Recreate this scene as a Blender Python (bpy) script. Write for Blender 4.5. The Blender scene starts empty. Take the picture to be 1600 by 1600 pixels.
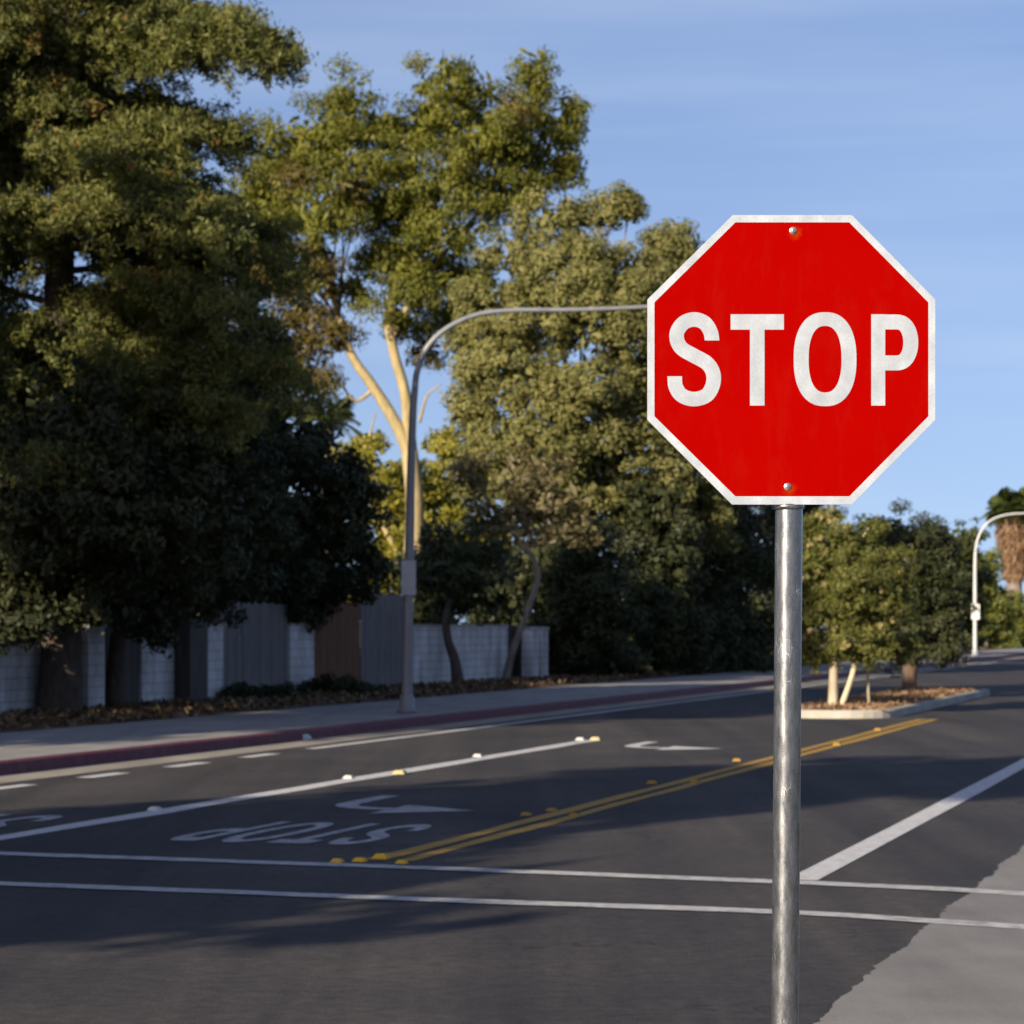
import bpy, bmesh, math, random
import numpy as np
from mathutils import Vector, Matrix

random.seed(7)
rng = np.random.default_rng(11)
R = math.radians
scene = bpy.context.scene
COL = scene.collection

# ------------------------------------------------------------------ site frame
F = 4200.0; CX = 800.0; HY = 978.0; EYE = 1.7          # survey of the photograph
TH = math.atan(1205.0 / F); CT, ST = math.cos(TH), math.sin(TH)

def P(x, y, d):                                          # surveyed point at distance d
    return Vector(((x - CX) / F * d, d, EYE + (HY - y) / F * d))
def UV(u, v, z=0.0):                                     # u along the road, v across it
    return Vector((u * ST + v * CT, u * CT - v * ST, z))
def G(x, y, z=0.0):                                      # point on the level z
    d = F * (EYE - z) / (y - HY)
    return Vector(((x - CX) / F * d, d, z))
def uv_of(p):
    return p.x * ST + p.y * CT, p.x * CT - p.y * ST
def on_line(x, v, z=0.0):                                # where the road-parallel line v is seen at column x
    d = v * F / (CT * (x - 2005.0))
    return Vector(((x - CX) / F * d, d, z))
SUN_AZ = math.radians(38); SUNC, SUNS = math.cos(SUN_AZ), math.sin(SUN_AZ)
def PS(p, s, z=0.0):                                     # p across the sunlight, s along it
    return Vector((SUNC * p + SUNS * s, SUNC * s - SUNS * p, z))

# ------------------------------------------------------------------ materials
def new_mat(name):
    m = bpy.data.materials.new(name); m.use_nodes = True
    nt = m.node_tree; nt.nodes.clear()
    out = nt.nodes.new('ShaderNodeOutputMaterial')
    b = nt.nodes.new('ShaderNodeBsdfPrincipled')
    nt.links.new(b.outputs[0], out.inputs[0])
    return m, nt, b, out
def nd(nt, t, **kw):
    n = nt.nodes.new(t)
    for k, v in kw.items():
        if k in n.inputs.keys() if hasattr(n.inputs, 'keys') else False:
            n.inputs[k].default_value = v
        else:
            setattr(n, k, v)
    return n
def coords(nt, scale=(1, 1, 1), rot=(0, 0, 0)):
    tc = nd(nt, 'ShaderNodeTexCoord'); mp = nd(nt, 'ShaderNodeMapping')
    mp.inputs['Scale'].default_value = scale; mp.inputs['Rotation'].default_value = rot
    nt.links.new(tc.outputs['Object'], mp.inputs['Vector'])
    return mp.outputs[0]
def noise(nt, vec, scale, detail=4, rough=0.6):
    n = nd(nt, 'ShaderNodeTexNoise')
    n.inputs['Scale'].default_value = scale; n.inputs['Detail'].default_value = detail
    n.inputs['Roughness'].default_value = rough
    nt.links.new(vec, n.inputs['Vector'])
    return n.outputs[0]
def ramp(nt, fac, stops):
    r = nd(nt, 'ShaderNodeValToRGB')
    el = r.color_ramp.elements
    while len(el) < len(stops): el.new(0.5)
    for e, (p, c) in zip(el, stops):
        e.position = p; e.color = (c[0], c[1], c[2], 1) if not isinstance(c, (int, float)) else (c, c, c, 1)
    nt.links.new(fac, r.inputs[0])
    return r.outputs[0]
def mix(nt, a, b, fac, mode='MIX'):
    n = nd(nt, 'ShaderNodeMix', data_type='RGBA', blend_type=mode)
    def put(sock, v):
        if hasattr(v, 'links') or isinstance(v, bpy.types.NodeSocket): nt.links.new(v, sock)
        elif isinstance(v, (int, float)): sock.default_value = v
        else: sock.default_value = (v[0], v[1], v[2], 1)
    put(n.inputs[0], fac); put(n.inputs[6], a); put(n.inputs[7], b)
    return n.outputs[2]
def bump(nt, b, h, strength, dist=0.02):
    n = nd(nt, 'ShaderNodeBump'); n.inputs['Strength'].default_value = strength
    n.inputs['Distance'].default_value = dist
    nt.links.new(h, n.inputs['Height']); nt.links.new(n.outputs[0], b.inputs['Normal'])

def mat_asphalt():
    m, nt, b, o = new_mat('asphalt')
    iso = coords(nt); al = coords(nt, (1.5, 0.05, 1), (0, 0, TH)); al2 = coords(nt, (.55, .02, 1), (0, 0, TH))
    big = noise(nt, iso, 0.35, 5); streak = noise(nt, al, 1.0, 6, 0.65); tracks = noise(nt, al2, 1.0, 2)
    mid = noise(nt, iso, 9, 5, .75); fine = noise(nt, iso, 70, 3, .85)
    c = ramp(nt, big, [(.3, (.033, .033, .036)), (.7, (.058, .054, .052))])
    c = mix(nt, c, ramp(nt, streak, [(.33, (.55, .55, .58)), (.66, (1.2, 1.15, 1.1))]), .7, 'MULTIPLY')
    c = mix(nt, c, ramp(nt, tracks, [(.38, (.72, .72, .75)), (.6, (1.15, 1.12, 1.08))]), .7, 'MULTIPLY')
    c = mix(nt, c, ramp(nt, mid, [(.3, .55), (.7, 1.45)]), .8, 'MULTIPLY')
    c = mix(nt, c, ramp(nt, fine, [(.32, .35), (.68, 1.75)]), .75, 'MULTIPLY')
    # hairline cracks, wandering, only here and there
    wob = nd(nt, 'ShaderNodeVectorMath', operation='ADD')
    nz = nd(nt, 'ShaderNodeTexNoise'); nz.inputs['Scale'].default_value = 2.5; nz.inputs['Detail'].default_value = 4
    nt.links.new(iso, nz.inputs['Vector']); nt.links.new(iso, wob.inputs[0]); nt.links.new(nz.outputs['Color'], wob.inputs[1])
    vo = nd(nt, 'ShaderNodeTexVoronoi', feature='DISTANCE_TO_EDGE'); vo.inputs['Scale'].default_value = .42
    nt.links.new(wob.outputs[0], vo.inputs['Vector'])
    line = ramp(nt, vo.outputs['Distance'], [(.0, 1.0), (.010, 0.0)])
    gate = ramp(nt, noise(nt, iso, .22, 2), [(.46, 0.0), (.54, .9)])
    c = mix(nt, c, (.012, .012, .013), mix(nt, line, gate, 1.0, 'MULTIPLY'))
    # oil drips
    oil = ramp(nt, noise(nt, coords(nt, (1, .5, 1), (0, 0, TH)), 1.1, 5, .7), [(.62, 0.0), (.74, .55)])
    c = mix(nt, c, (.018, .018, .020), oil)
    nt.links.new(c, b.inputs['Base Color']); b.inputs['Roughness'].default_value = .85
    b.inputs['Specular IOR Level'].default_value = .2
    bump(nt, b, fine, .5, .008)
    return m
def mat_concrete(name, lo, hi, crack=False):
    m, nt, b, o = new_mat(name)
    iso = coords(nt); al = coords(nt, (1.0, .15, 1), (0, 0, TH))
    big = noise(nt, iso, .8, 6); st = noise(nt, al, 2.2, 5); fine = noise(nt, iso, 70, 2)
    c = ramp(nt, big, [(.3, lo), (.7, hi)])
    c = mix(nt, c, ramp(nt, st, [(.35, .75), (.62, 1.08)]), .6, 'MULTIPLY')
    c = mix(nt, c, ramp(nt, fine, [(.3, .78), (.7, 1.15)]), .6, 'MULTIPLY')
    nt.links.new(c, b.inputs['Base Color']); b.inputs['Roughness'].default_value = .88
    b.inputs['Specular IOR Level'].default_value = .2
    bump(nt, b, fine, .3, .004)
    return m
def mat_paint(name, col, wear=(.09, .085, .08), amount=.5, scale=9):
    m, nt, b, o = new_mat(name)
    iso = coords(nt)
    w = noise(nt, iso, scale, 6, .75); f = noise(nt, iso, 60, 2, .8)
    fac = ramp(nt, w, [(.44, 0.0), (.68, amount)])
    c = mix(nt, col, wear, fac)
    c = mix(nt, c, ramp(nt, f, [(.3, .75), (.7, 1.1)]), .6, 'MULTIPLY')
    nt.links.new(c, b.inputs['Base Color']); b.inputs['Roughness'].default_value = .75
    b.inputs['Specular IOR Level'].default_value = .25
    bump(nt, b, f, .2, .004)
    return m
def mat_noise(name, lo, hi, scale=3, rough=.9, bmp=.4, stretch=(1, 1, 1), dist=.02, spec=.2):
    m, nt, b, o = new_mat(name)
    v = coords(nt, stretch)
    n = noise(nt, v, scale, 6, .65)
    c = ramp(nt, n, [(.3, lo), (.7, hi)])
    nt.links.new(c, b.inputs['Base Color']); b.inputs['Roughness'].default_value = rough
    b.inputs['Specular IOR Level'].default_value = spec
    bump(nt, b, n, bmp, dist)
    return m
def mat_leaf(name, lo, mid, hi, accent=None, transl=.3, gloss=.25):
    """foliage: every leaf carries its own tint; thin leaves let some light through"""
    m, nt, b, o = new_mat(name)
    a = nd(nt, 'ShaderNodeAttribute'); a.attribute_name = 'tint'
    stops = [(0.0, lo), (.5, mid), (.88, hi)]
    if accent: stops += [(.93, hi), (1.0, accent)]
    c = ramp(nt, a.outputs['Fac'], stops)
    nt.links.new(c, b.inputs['Base Color']); b.inputs['Roughness'].default_value = .55
    b.inputs['Specular IOR Level'].default_value = gloss
    t = nd(nt, 'ShaderNodeBsdfTranslucent')
    ct = mix(nt, c, (1.1, 1.25, .5), 1.0, 'MULTIPLY')
    nt.links.new(ct, t.inputs['Color'])
    s = nd(nt, 'ShaderNodeMixShader'); s.inputs[0].default_value = transl
    nt.links.new(b.outputs[0], s.inputs[1]); nt.links.new(t.outputs[0], s.inputs[2])
    nt.links.new(s.outputs[0], o.inputs[0])
    return m
def mat_block_wall():
    m, nt, b, o = new_mat('painted_block')
    tc = nd(nt, 'ShaderNodeTexCoord'); br = nd(nt, 'ShaderNodeTexBrick')
    mp = nd(nt, 'ShaderNodeMapping'); mp.inputs['Rotation'].default_value = (R(90), 0, 0)
    nt.links.new(tc.outputs['Object'], mp.inputs[0]); nt.links.new(mp.outputs[0], br.inputs['Vector'])
    br.inputs['Scale'].default_value = 1; br.inputs['Brick Width'].default_value = .4; br.inputs['Row Height'].default_value = .2
    br.inputs['Mortar Size'].default_value = .012
    br.inputs['Color1'].default_value = (.60, .59, .60, 1); br.inputs['Color2'].default_value = (.53, .52, .53, 1)
    br.inputs['Mortar'].default_value = (.36, .35, .35, 1)
    st = noise(nt, coords(nt, (1, 1, .35)), 2.2, 6)
    c = mix(nt, br.outputs[0], ramp(nt, st, [(.35, (.55, .52, .48)), (.6, (1, 1, 1))]), .8, 'MULTIPLY')
    nt.links.new(c, b.inputs['Base Color']); b.inputs['Roughness'].default_value = .85
    bump(nt, b, br.outputs['Fac'], -.4, .01)
    return m
def mat_galvanised(name, lo, hi, rough=.34, scratch=False):
    m, nt, b, o = new_mat(name)
    v = coords(nt, (1, 1, .25)); n = noise(nt, v, 60, 5, .7); f = noise(nt, coords(nt), 260, 2, .8)
    c = ramp(nt, n, [(.3, lo), (.7, hi)])
    c = mix(nt, c, ramp(nt, f, [(.3, .7), (.7, 1.2)]), .6, 'MULTIPLY')
    if scratch:
        sv = coords(nt, (95, 95, 24), (0, R(18), 0))
        vo = nd(nt, 'ShaderNodeTexVoronoi', feature='DISTANCE_TO_EDGE'); vo.inputs['Scale'].default_value = 1
        nt.links.new(sv, vo.inputs['Vector'])
        k = noise(nt, coords(nt, (1, 1, .6)), 16, 2)
        line = ramp(nt, vo.outputs['Distance'], [(.0, 1.0), (.035, 0.0)])
        gate = ramp(nt, k, [(.60, 0.0), (.64, .9)])
        fac = mix(nt, line, gate, 1.0, 'MULTIPLY')
        c = mix(nt, c, (.95, .95, .93), fac)
        dk = ramp(nt, noise(nt, coords(nt, (1, 1, .5)), 34, 4, .8), [(.62, 0.0), (.75, .7)])
        c = mix(nt, c, (.12, .12, .11), dk)
    nt.links.new(c, b.inputs['Base Color'])
    b.inputs['Metallic'].default_value = .85
    rr = ramp(nt, n, [(.3, rough - .08), (.7, rough + .12)])
    nt.links.new(rr, b.inputs['Roughness'])
    bump(nt, b, f, .12, .002)
    return m
def mat_sheeting(name, c0, c1):
    """white reflective sheeting: a fine honeycomb of cells, with soft sheen painted into the colour"""
    m, nt, b, o = new_mat(name)
    v = coords(nt, (1, 1, 1), (0, R(0), 0))
    vo = nd(nt, 'ShaderNodeTexVoronoi', feature='DISTANCE_TO_EDGE'); vo.inputs['Scale'].default_value = 260
    vo.inputs['Randomness'].default_value = .25
    nt.links.new(v, vo.inputs['Vector'])
    cell = ramp(nt, vo.outputs['Distance'], [(.03, .74), (.16, 1.0)])
    cl = noise(nt, coords(nt, (1, 1, .7)), 17, 3, .5)
    c = ramp(nt, cl, [(.33, c0), (.66, c1)])  # soft patches of sheen put into the white base colour
    c = mix(nt, c, cell, .7, 'MULTIPLY')
    nt.links.new(c, b.inputs['Base Color']); b.inputs['Roughness'].default_value = .5
    b.inputs['Specular IOR Level'].default_value = .3
    return m
def mat_red(bolts):
    m, nt, b, o = new_mat('red_sheeting')
    tc = nd(nt, 'ShaderNodeTexCoord')
    fac = None
    nz = noise(nt, coords(nt), 60, 3)
    for bx, bz, rad in bolts:
        d = nd(nt, 'ShaderNodeVectorMath', operation='DISTANCE')
        nt.links.new(tc.outputs['Object'], d.inputs[0]); d.inputs[1].default_value = (bx + .006, 0, bz - .007)
        a = nd(nt, 'ShaderNodeMath', operation='MULTIPLY_ADD')
        nt.links.new(nz, a.inputs[0]); a.inputs[1].default_value = .03; nt.links.new(d.outputs['Value'], a.inputs[2])
        r = ramp(nt, a.outputs[0], [(rad * .5, .5), (rad * 1.25, 0.0)])
        if fac is None: fac = r
        else: fac = mix(nt, fac, r, 1.0, 'ADD')
    soft = noise(nt, coords(nt), 5, 4)
    dust = ramp(nt, noise(nt, coords(nt, (1, 1, .35)), 14, 6, .7), [(.5, 0.0), (.8, .10)])
    c = ramp(nt, soft, [(.3, (.228, .0006, .0002)), (.7, (.242, .0008, .0003))])
    c = mix(nt, c, (.20, .03, .02), dust)
    c = mix(nt, c, (.30, .05, .003), fac)
    nt.links.new(c, b.inputs['Base Color']); b.inputs['Roughness'].default_value = .9
    b.inputs['Specular IOR Level'].default_value = .0
    return m

M = {}
M['asphalt'] = mat_asphalt()
M['apron'] = mat_concrete('apron_concrete', (.15, .146, .142), (.21, .204, .198))
M['walk'] = mat_concrete('walk_concrete', (.19, .185, .18), (.27, .26, .25))
M['gutter'] = mat_concrete('gutter_concrete', (.20, .18, .15), (.29, .265, .22))
M['kerbstone'] = mat_concrete('kerbstone', (.30, .28, .24), (.42, .39, .33))
M['white_paint'] = mat_paint('white_road_paint', (.50, .50, .50), amount=.45)
M['worn_white'] = mat_paint('worn_white_paint', (.36, .36, .37), amount=.85, scale=6)
M['line_paint'] = mat_paint('crosswalk_paint', (.42, .42, .42), amount=.75, scale=7)
M['yellow_paint'] = mat_paint('yellow_road_paint', (.36, .21, .022), amount=.6, scale=8)
M['red_paint'] = mat_paint('red_kerb_paint', (.105, .022, .036), (.09, .07, .075), amount=.6, scale=5)
M['marker_white'] = mat_paint('white_marker', (.52, .52, .50), amount=.3)
M['marker_yellow'] = mat_paint('yellow_marker', (.64, .38, .025), amount=.1)
M['marker_dull'] = mat_paint('shaded_yellow_marker', (.30, .18, .025), amount=.3)  # duller copy of the yellow, shade painted into the colour
M['marker_amber'] = mat_paint('amber_marker', (.46, .37, .18), amount=.25)
M['soil'] = mat_noise('soil', (.045, .032, .022), (.11, .08, .055), 4, .95, .6, dist=.04)
M['bark_mulch'] = mat_noise('bark_mulch', (.09, .062, .035), (.19, .14, .08), 7, .95, .7, dist=.04)
M['earth'] = mat_noise('dry_ground', (.07, .06, .035), (.15, .125, .075), .7, .95, .4)
M['litter'] = mat_leaf('dry_litter', (.05, .03, .018), (.10, .065, .035), (.17, .12, .06), transl=.1)
M['block'] = mat_block_wall()
M['wood_grey'] = mat_noise('weathered_boards', (.10, .095, .09), (.22, .205, .20), 3, .9, .4, (7, 7, .5))
M['wood_dark'] = mat_noise('dark_boards', (.05, .045, .04), (.10, .09, .08), 3, .9, .4, (7, 7, .5))
M['wood_brown'] = mat_noise('brown_boards', (.10, .048, .028), (.20, .10, .06), 3, .9, .4, (7, 7, .5))
M['lamp_metal'] = mat_noise('painted_lamp_steel', (.13, .137, .15), (.19, .197, .21), 5, .4, .05, (1, 1, .2), spec=.5)
M['lamp_sunlit'] = mat_noise('sunlit_lamp_steel', (.42, .43, .42), (.52, .53, .52), 5, .4, .05, (1, 1, .2), spec=.5)  # same lamp steel, lightened to paint in sunlight on the far post
M['panel_white'] = mat_noise('white_sign_metal', (.62, .63, .62), (.70, .71, .70), 5, .5, .03)
M['panel_metal'] = mat_noise('sign_back_metal', (.26, .27, .29), (.33, .34, .35), 6, .45, .05, spec=.5)
M['lamp_glass'] = mat_noise('lamp_lens', (.5, .5, .48), (.6, .6, .58), 8, .2, .02, spec=.5)
M['bark_euc'] = mat_noise('smooth_pale_bark', (.22, .17, .085), (.40, .325, .17), 2.2, .8, .4, (2.5, 2.5, .6), .03)
M['bark_dark'] = mat_noise('dark_bark', (.045, .035, .028), (.11, .085, .068), 6, .95, .7, (2, 2, .6), .04)
M['bark_brown'] = mat_noise('brown_bark', (.075, .05, .036), (.16, .11, .08), 6, .95, .7, (2, 2, .6), .03)
M['bark_grey'] = mat_noise('grey_bark', (.14, .115, .095), (.26, .22, .185), 6, .95, .6, (2, 2, .6), .03)
M['bark_pale'] = mat_noise('pale_bark', (.40, .33, .23), (.58, .49, .36), 5, .9, .5, (2, 2, .6), .03)
M['skirt'] = mat_leaf('dry_palm_fronds', (.12, .068, .034), (.20, .12, .068), (.28, .18, .105), transl=.15)
M['leaf_conifer'] = mat_leaf('conifer_needles', (.058, .068, .020), (.122, .130, .034), (.19, .185, .05), (.24, .11, .03), .3)
M['leaf_euc'] = mat_leaf('gum_leaves', (.078, .085, .014), (.145, .150, .022), (.21, .20, .036), (.18, .11, .03), .35)
M['leaf_gum_dry'] = mat_leaf('drying_gum_leaves', (.070, .056, .014), (.11, .088, .020), (.155, .12, .032), (.19, .11, .03), .25)
M['leaf_olive'] = mat_leaf('olive_leaves', (.105, .106, .034), (.175, .168, .054), (.25, .232, .082), None, .3)
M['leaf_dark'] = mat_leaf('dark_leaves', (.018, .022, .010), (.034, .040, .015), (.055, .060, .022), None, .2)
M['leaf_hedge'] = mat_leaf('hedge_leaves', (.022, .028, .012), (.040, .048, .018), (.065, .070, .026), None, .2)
M['leaf_twig'] = mat_leaf('sparse_leaves', (.08, .065, .028), (.13, .11, .05), (.19, .165, .085), None, .25)
M['leaf_bright'] = mat_leaf('yellow_green_leaves', (.12, .12, .015), (.20, .185, .025), (.30, .26, .045), None, .35)
M['leaf_median'] = mat_leaf('median_leaves', (.062, .072, .018), (.108, .114, .026), (.165, .158, .04), None, .25)
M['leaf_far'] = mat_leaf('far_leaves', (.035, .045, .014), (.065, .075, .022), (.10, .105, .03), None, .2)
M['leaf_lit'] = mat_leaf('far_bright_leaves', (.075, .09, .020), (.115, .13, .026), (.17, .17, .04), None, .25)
M['leaf_palm'] = mat_leaf('palm_leaves', (.045, .065, .02), (.08, .105, .03), (.13, .15, .045), None, .2)
M['blossom'] = mat_leaf('pale_blossom', (.26, .21, .08), (.34, .28, .12), (.42, .36, .17), None, .2)
M['galv'] = mat_galvanised('galvanised_steel', (.165, .175, .185), (.29, .30, .312), .28, True)
M['alu'] = mat_galvanised('aluminium_sheet', (.55, .56, .56), (.68, .69, .69), .4)
M['bolt'] = mat_galvanised('zinc_bolt', (.45, .43, .40), (.75, .74, .70), .3)
M['sheet_white'] = mat_sheeting('white_sheeting', (.30, .335, .385), (.395, .435, .49))

# ------------------------------------------------------------------ object helpers
def link(o, parent=None):
    COL.objects.link(o)
    if parent is not None:
        o.parent = parent
    return o
def empty(name, loc=(0, 0, 0), rz=0.0):
    o = bpy.data.objects.new(name, None); o.location = loc; o.rotation_euler = (0, 0, rz)
    o.empty_display_size = .3
    return link(o)
def tag(o, label, cat, group=None, kind=None):
    if label: o['label'] = label
    if cat: o['category'] = cat
    if group: o['group'] = group
    if kind: o['kind'] = kind
    return o
def obj_from(name, verts, faces, mat, parent=None, smooth=False):
    me = bpy.data.meshes.new(name); me.from_pydata([tuple(v) for v in verts], [], faces); me.update()
    if mat: me.materials.append(mat)
    if smooth: me.polygons.foreach_set('use_smooth', [True] * len(me.polygons))
    return link(bpy.data.objects.new(name, me), parent)

class MB:
    """collects shapes of ONE part"""
    def __init__(s): s.v = []; s.f = []
    def add(s, v, f):
        n = len(s.v); s.v += [tuple(x) for x in v]; s.f += [tuple(i + n for i in q) for q in f]
    def box(s, c, sx, sy, sz, rz=0.0):
        co, si = math.cos(rz), math.sin(rz); vs = []
        for dz in (-.5, .5):
            for dx, dy in ((-.5, -.5), (.5, -.5), (.5, .5), (-.5, .5)):
                x, y = dx * sx, dy * sy
                vs.append((c[0] + x * co - y * si, c[1] + x * si + y * co, c[2] + dz * sz))
        s.add(vs, [(0, 3, 2, 1), (4, 5, 6, 7), (0, 1, 5, 4), (1, 2, 6, 5), (2, 3, 7, 6), (3, 0, 4, 7)])
    def tube(s, pts, rad, n=10, cap=True):
        pts = [Vector(p) for p in pts]; k = len(pts)
        if isinstance(rad, (int, float)): rad = [rad] * k
        up = None; rings = []
        for i in range(k):
            t = (pts[min(i + 1, k - 1)] - pts[max(i - 1, 0)]).normalized()
            if up is None:
                a = Vector((1, 0, 0)) if abs(t.x) < .8 else Vector((0, 1, 0))
                up = (a - t * a.dot(t)).normalized()
            else: up = (up - t * up.dot(t)).normalized()
            b = t.cross(up)
            rings.append([pts[i] + (up * math.cos(q) + b * math.sin(q)) * rad[i] for q in [2 * math.pi * j / n for j in range(n)]])
        vs = [p for r in rings for p in r]; fs = []
        for i in range(k - 1):
            for j in range(n):
                a, b_ = i * n + j, i * n + (j + 1) % n
                fs.append((a, b_, b_ + n, a + n))
        if cap: fs += [tuple(range(n))[::-1], tuple((k - 1) * n + j for j in range(n))]
        s.add(vs, fs)
    def build(s, name, mat, parent=None, smooth=False, bevel=0.0):
        o = obj_from(name, s.v, s.f, mat, parent, smooth)
        if bevel:
            bm = bmesh.new(); bm.from_mesh(o.data)
            bmesh.ops.bevel(bm, geom=bm.edges[:], offset=bevel, segments=2, affect='EDGES', profile=.6)
            bm.to_mesh(o.data); bm.free()
        return o

def catmull(pts, n=8):
    pts = [Vector(p) for p in pts]; out = []
    q = [pts[0] * 2 - pts[1]] + pts + [pts[-1] * 2 - pts[-2]]
    for i in range(1, len(q) - 2):
        for k in range(n):
            t = k / n
            out.append(.5 * ((2 * q[i]) + (q[i + 1] - q[i - 1]) * t + (2 * q[i - 1] - 5 * q[i] + 4 * q[i + 1] - q[i + 2]) * t * t
                             + (3 * q[i] - q[i - 1] - 3 * q[i + 1] + q[i + 2]) * t ** 3))
    out.append(pts[-1]); return out
def lerp_list(a, n):
    xs = np.linspace(0, len(a) - 1, n); return list(np.interp(xs, range(len(a)), a))

# ------------------------------------------------------------------ foliage
def unit(a): return a / np.maximum(np.linalg.norm(a, axis=1, keepdims=True), 1e-9)
def leaf_quads(cen, nrm, L, W, droop=0.0):
    n = len(cen)
    t = rng.normal(size=(n, 3)); t[:, 2] -= droop
    a = unit(t - nrm * (t * nrm).sum(1, keepdims=True))
    b = np.cross(nrm, a)
    l = (L * rng.uniform(.6, 1.25, n))[:, None] * .5; w = (W * rng.uniform(.7, 1.2, n))[:, None] * .5
    return np.stack([cen - a * l, cen + b * w - a * l * .1, cen + a * l, cen - b * w - a * l * .1], 1)
def leaf_object(name, quads, tint, mat, parent=None):
    n = len(quads); me = bpy.data.meshes.new(name)
    me.vertices.add(4 * n); me.vertices.foreach_set('co', quads.astype(np.float32).ravel())
    me.loops.add(4 * n); me.loops.foreach_set('vertex_index', np.arange(4 * n, dtype=np.int32))
    me.polygons.add(n); me.polygons.foreach_set('loop_start', np.arange(0, 4 * n, 4, dtype=np.int32))
    me.update(calc_edges=True)
    at = me.attributes.new('tint', 'FLOAT', 'FACE'); at.data.foreach_set('value', np.clip(tint, 0, 1).astype(np.float32))
    me.materials.append(mat)
    return link(bpy.data.objects.new(name, me), parent)

def clump_leaves(lobes, per, csize, L, W, flat=.7, droop=0.0, outer=.45, density=1.0, outward=.9, ragged=.18, sag=0.0, core=1.0, many=2.3):
    """leaves of a crown: lobes are (centre, radii); each is filled with twig clumps, each clump with leaves"""
    Q = []; T = []
    for c, r in lobes:
        c = np.array(c); r = np.array(r)
        area = 4.2 * ((r[0] * r[1]) ** 1.6 + (r[0] * r[2]) ** 1.6 + (r[1] * r[2]) ** 1.6) ** (1 / 1.6)
        k = max(6, int(density * area / (csize * csize * 2.1)))
        d = unit(rng.normal(size=(k, 3)))
        rad = rng.uniform(.12, 1, k) ** outer
        rad *= 1 + ragged * rng.normal(size=k)
        pc = c + d * r * rad[:, None]
        cs = csize * rng.uniform(.55, 1.35, k)
        ct = rng.normal(.45, .15, k)
        m = np.maximum(4, (per * many * (cs / csize) ** 2 * rng.uniform(.6, 1.3, k)).astype(int))
        idx = np.repeat(np.arange(k), m); n = len(idx)
        e = unit(rng.normal(size=(n, 3))); rr = rng.uniform(0.1, 1, n) ** .5
        off = e * rr[:, None] * cs[idx][:, None]; off[:, 2] *= flat
        off[:, 2] -= sag * cs[idx] * rng.uniform(0, 1, n) ** 2
        cen = pc[idx] + off
        nr = unit(e * outward * .6 + d[idx] * outward * .45 + np.array([0, 0, .25]) + rng.normal(size=(n, 3)) * .55)
        Q.append(leaf_quads(cen, nr, L, W, droop)); T.append(ct[idx] + rng.normal(0, .13, n))
        kc = int(core * area / (L * L * 2.2))                       # the inner sprays that close the crown
        if kc:
            e = unit(rng.normal(size=(kc, 3))); cc = c + e * r * (rng.uniform(0, .8, kc) ** .6)[:, None] * .95
            Q.append(leaf_quads(cc, unit(e + rng.normal(size=(kc, 3)) * .9), L * 2.0, W * 2.6, droop)); T.append(rng.normal(.45, .18, kc))
    return np.concatenate(Q), np.concatenate(T)

def px_lobes(rows, depth_ratio=.9):
    """rows (x, y, half width, half height, distance) surveyed -> real ellipsoids"""
    out = []
    for x, y, w, h, d in rows:
        s = d / F
        out.append((P(x, y, d), (w * s, min(w, h) * s * depth_ratio * 1.15, h * s)))
    return out

def limbs_to(mb, start, lobes, r0, share=.75, n=7, wob=.25, r1=.02):
    for c, r in lobes:
        a = Vector(start); b = Vector(c)
        mids = []
        for k in range(5):
            t = k / 4
            p = a.lerp(b, t) + Vector((random.uniform(-1, 1), random.uniform(-1, 1), 0)) * wob * math.sin(math.pi * t)
            p.z += .25 * (b - a).length * .3 * math.sin(math.pi * t) * random.uniform(-.3, .6)
            mids.append(p)
        pts = catmull(mids, 3)
        mb.tube(pts, lerp_list([r0, r0 * .7, r0 * .45, r1], len(pts)), n, False)

def make_tree(name, label, cat, base, trunk_paths, lobes, leaf_mat, bark_mat, group=None, limb_from=None, limb_r=.06, crown_name='crown',
              trunk_name='trunk', extra_limbs=True, **kw):
    root = empty(name, base); tag(root, label, cat, group)
    off = -Vector(base)
    q, t = clump_leaves(lobes, **kw)
    q = q + np.array(off)
    leaf_object(crown_name, q, t, leaf_mat, root)
    mb = MB()
    for pts, rad in trunk_paths:
        pp = catmull([Vector(p) + off for p in pts], 6)
        mb.tube(pp, lerp_list(rad, len(pp)), 10)
    if extra_limbs and limb_from is not None:
        limbs_to(mb, Vector(limb_from) + off, [(Vector(c) + off, r) for c, r in lobes], limb_r)
    mb.build(trunk_name, bark_mat, root, True)
    return root

# ================================================================== SETTING
def strip(name, u0, u1, v0, v1, z, mat, parent=None, step=None):
    return obj_from(name, [UV(u0, v0, z), UV(u1, v0, z), UV(u1, v1, z), UV(u0, v1, z)], [(0, 3, 2, 1)], mat, parent)

g = obj_from('ground', [(-1500, -600, -.03), (1500, -600, -.03), (1500, 3000, -.03), (-1500, 3000, -.03)], [(0, 1, 2, 3)], M['earth'])
tag(g, None, None, None, 'structure')
road = strip('road', -80, 600, -13.3, -1.7, 0.0, M['asphalt']); tag(road, None, None, None, 'structure')

# concrete apron along the near side, flush with the road, with a ragged edge
vs = []; n = 260
us = np.concatenate([np.linspace(-30, 4, 30), np.linspace(4.2, 34, 420), np.linspace(36, 600, 60)])
edge = -1.93 + .010 * np.interp(us, us, rng.normal(size=len(us))) + .022 * np.sin(us * 1.3) * np.sin(us * .63) + .012 * np.sin(us * 4.1)
for u, e in zip(us, edge): vs.append(UV(u, e, .004))
for u in us: vs.append(UV(u, 3.2, .004))
m_ = len(us)
ap = obj_from('pavement', vs, [(i, m_ + i, m_ + i + 1, i + 1) for i in range(m_ - 1)], M['apron']); tag(ap, None, None, None, 'structure')

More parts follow.
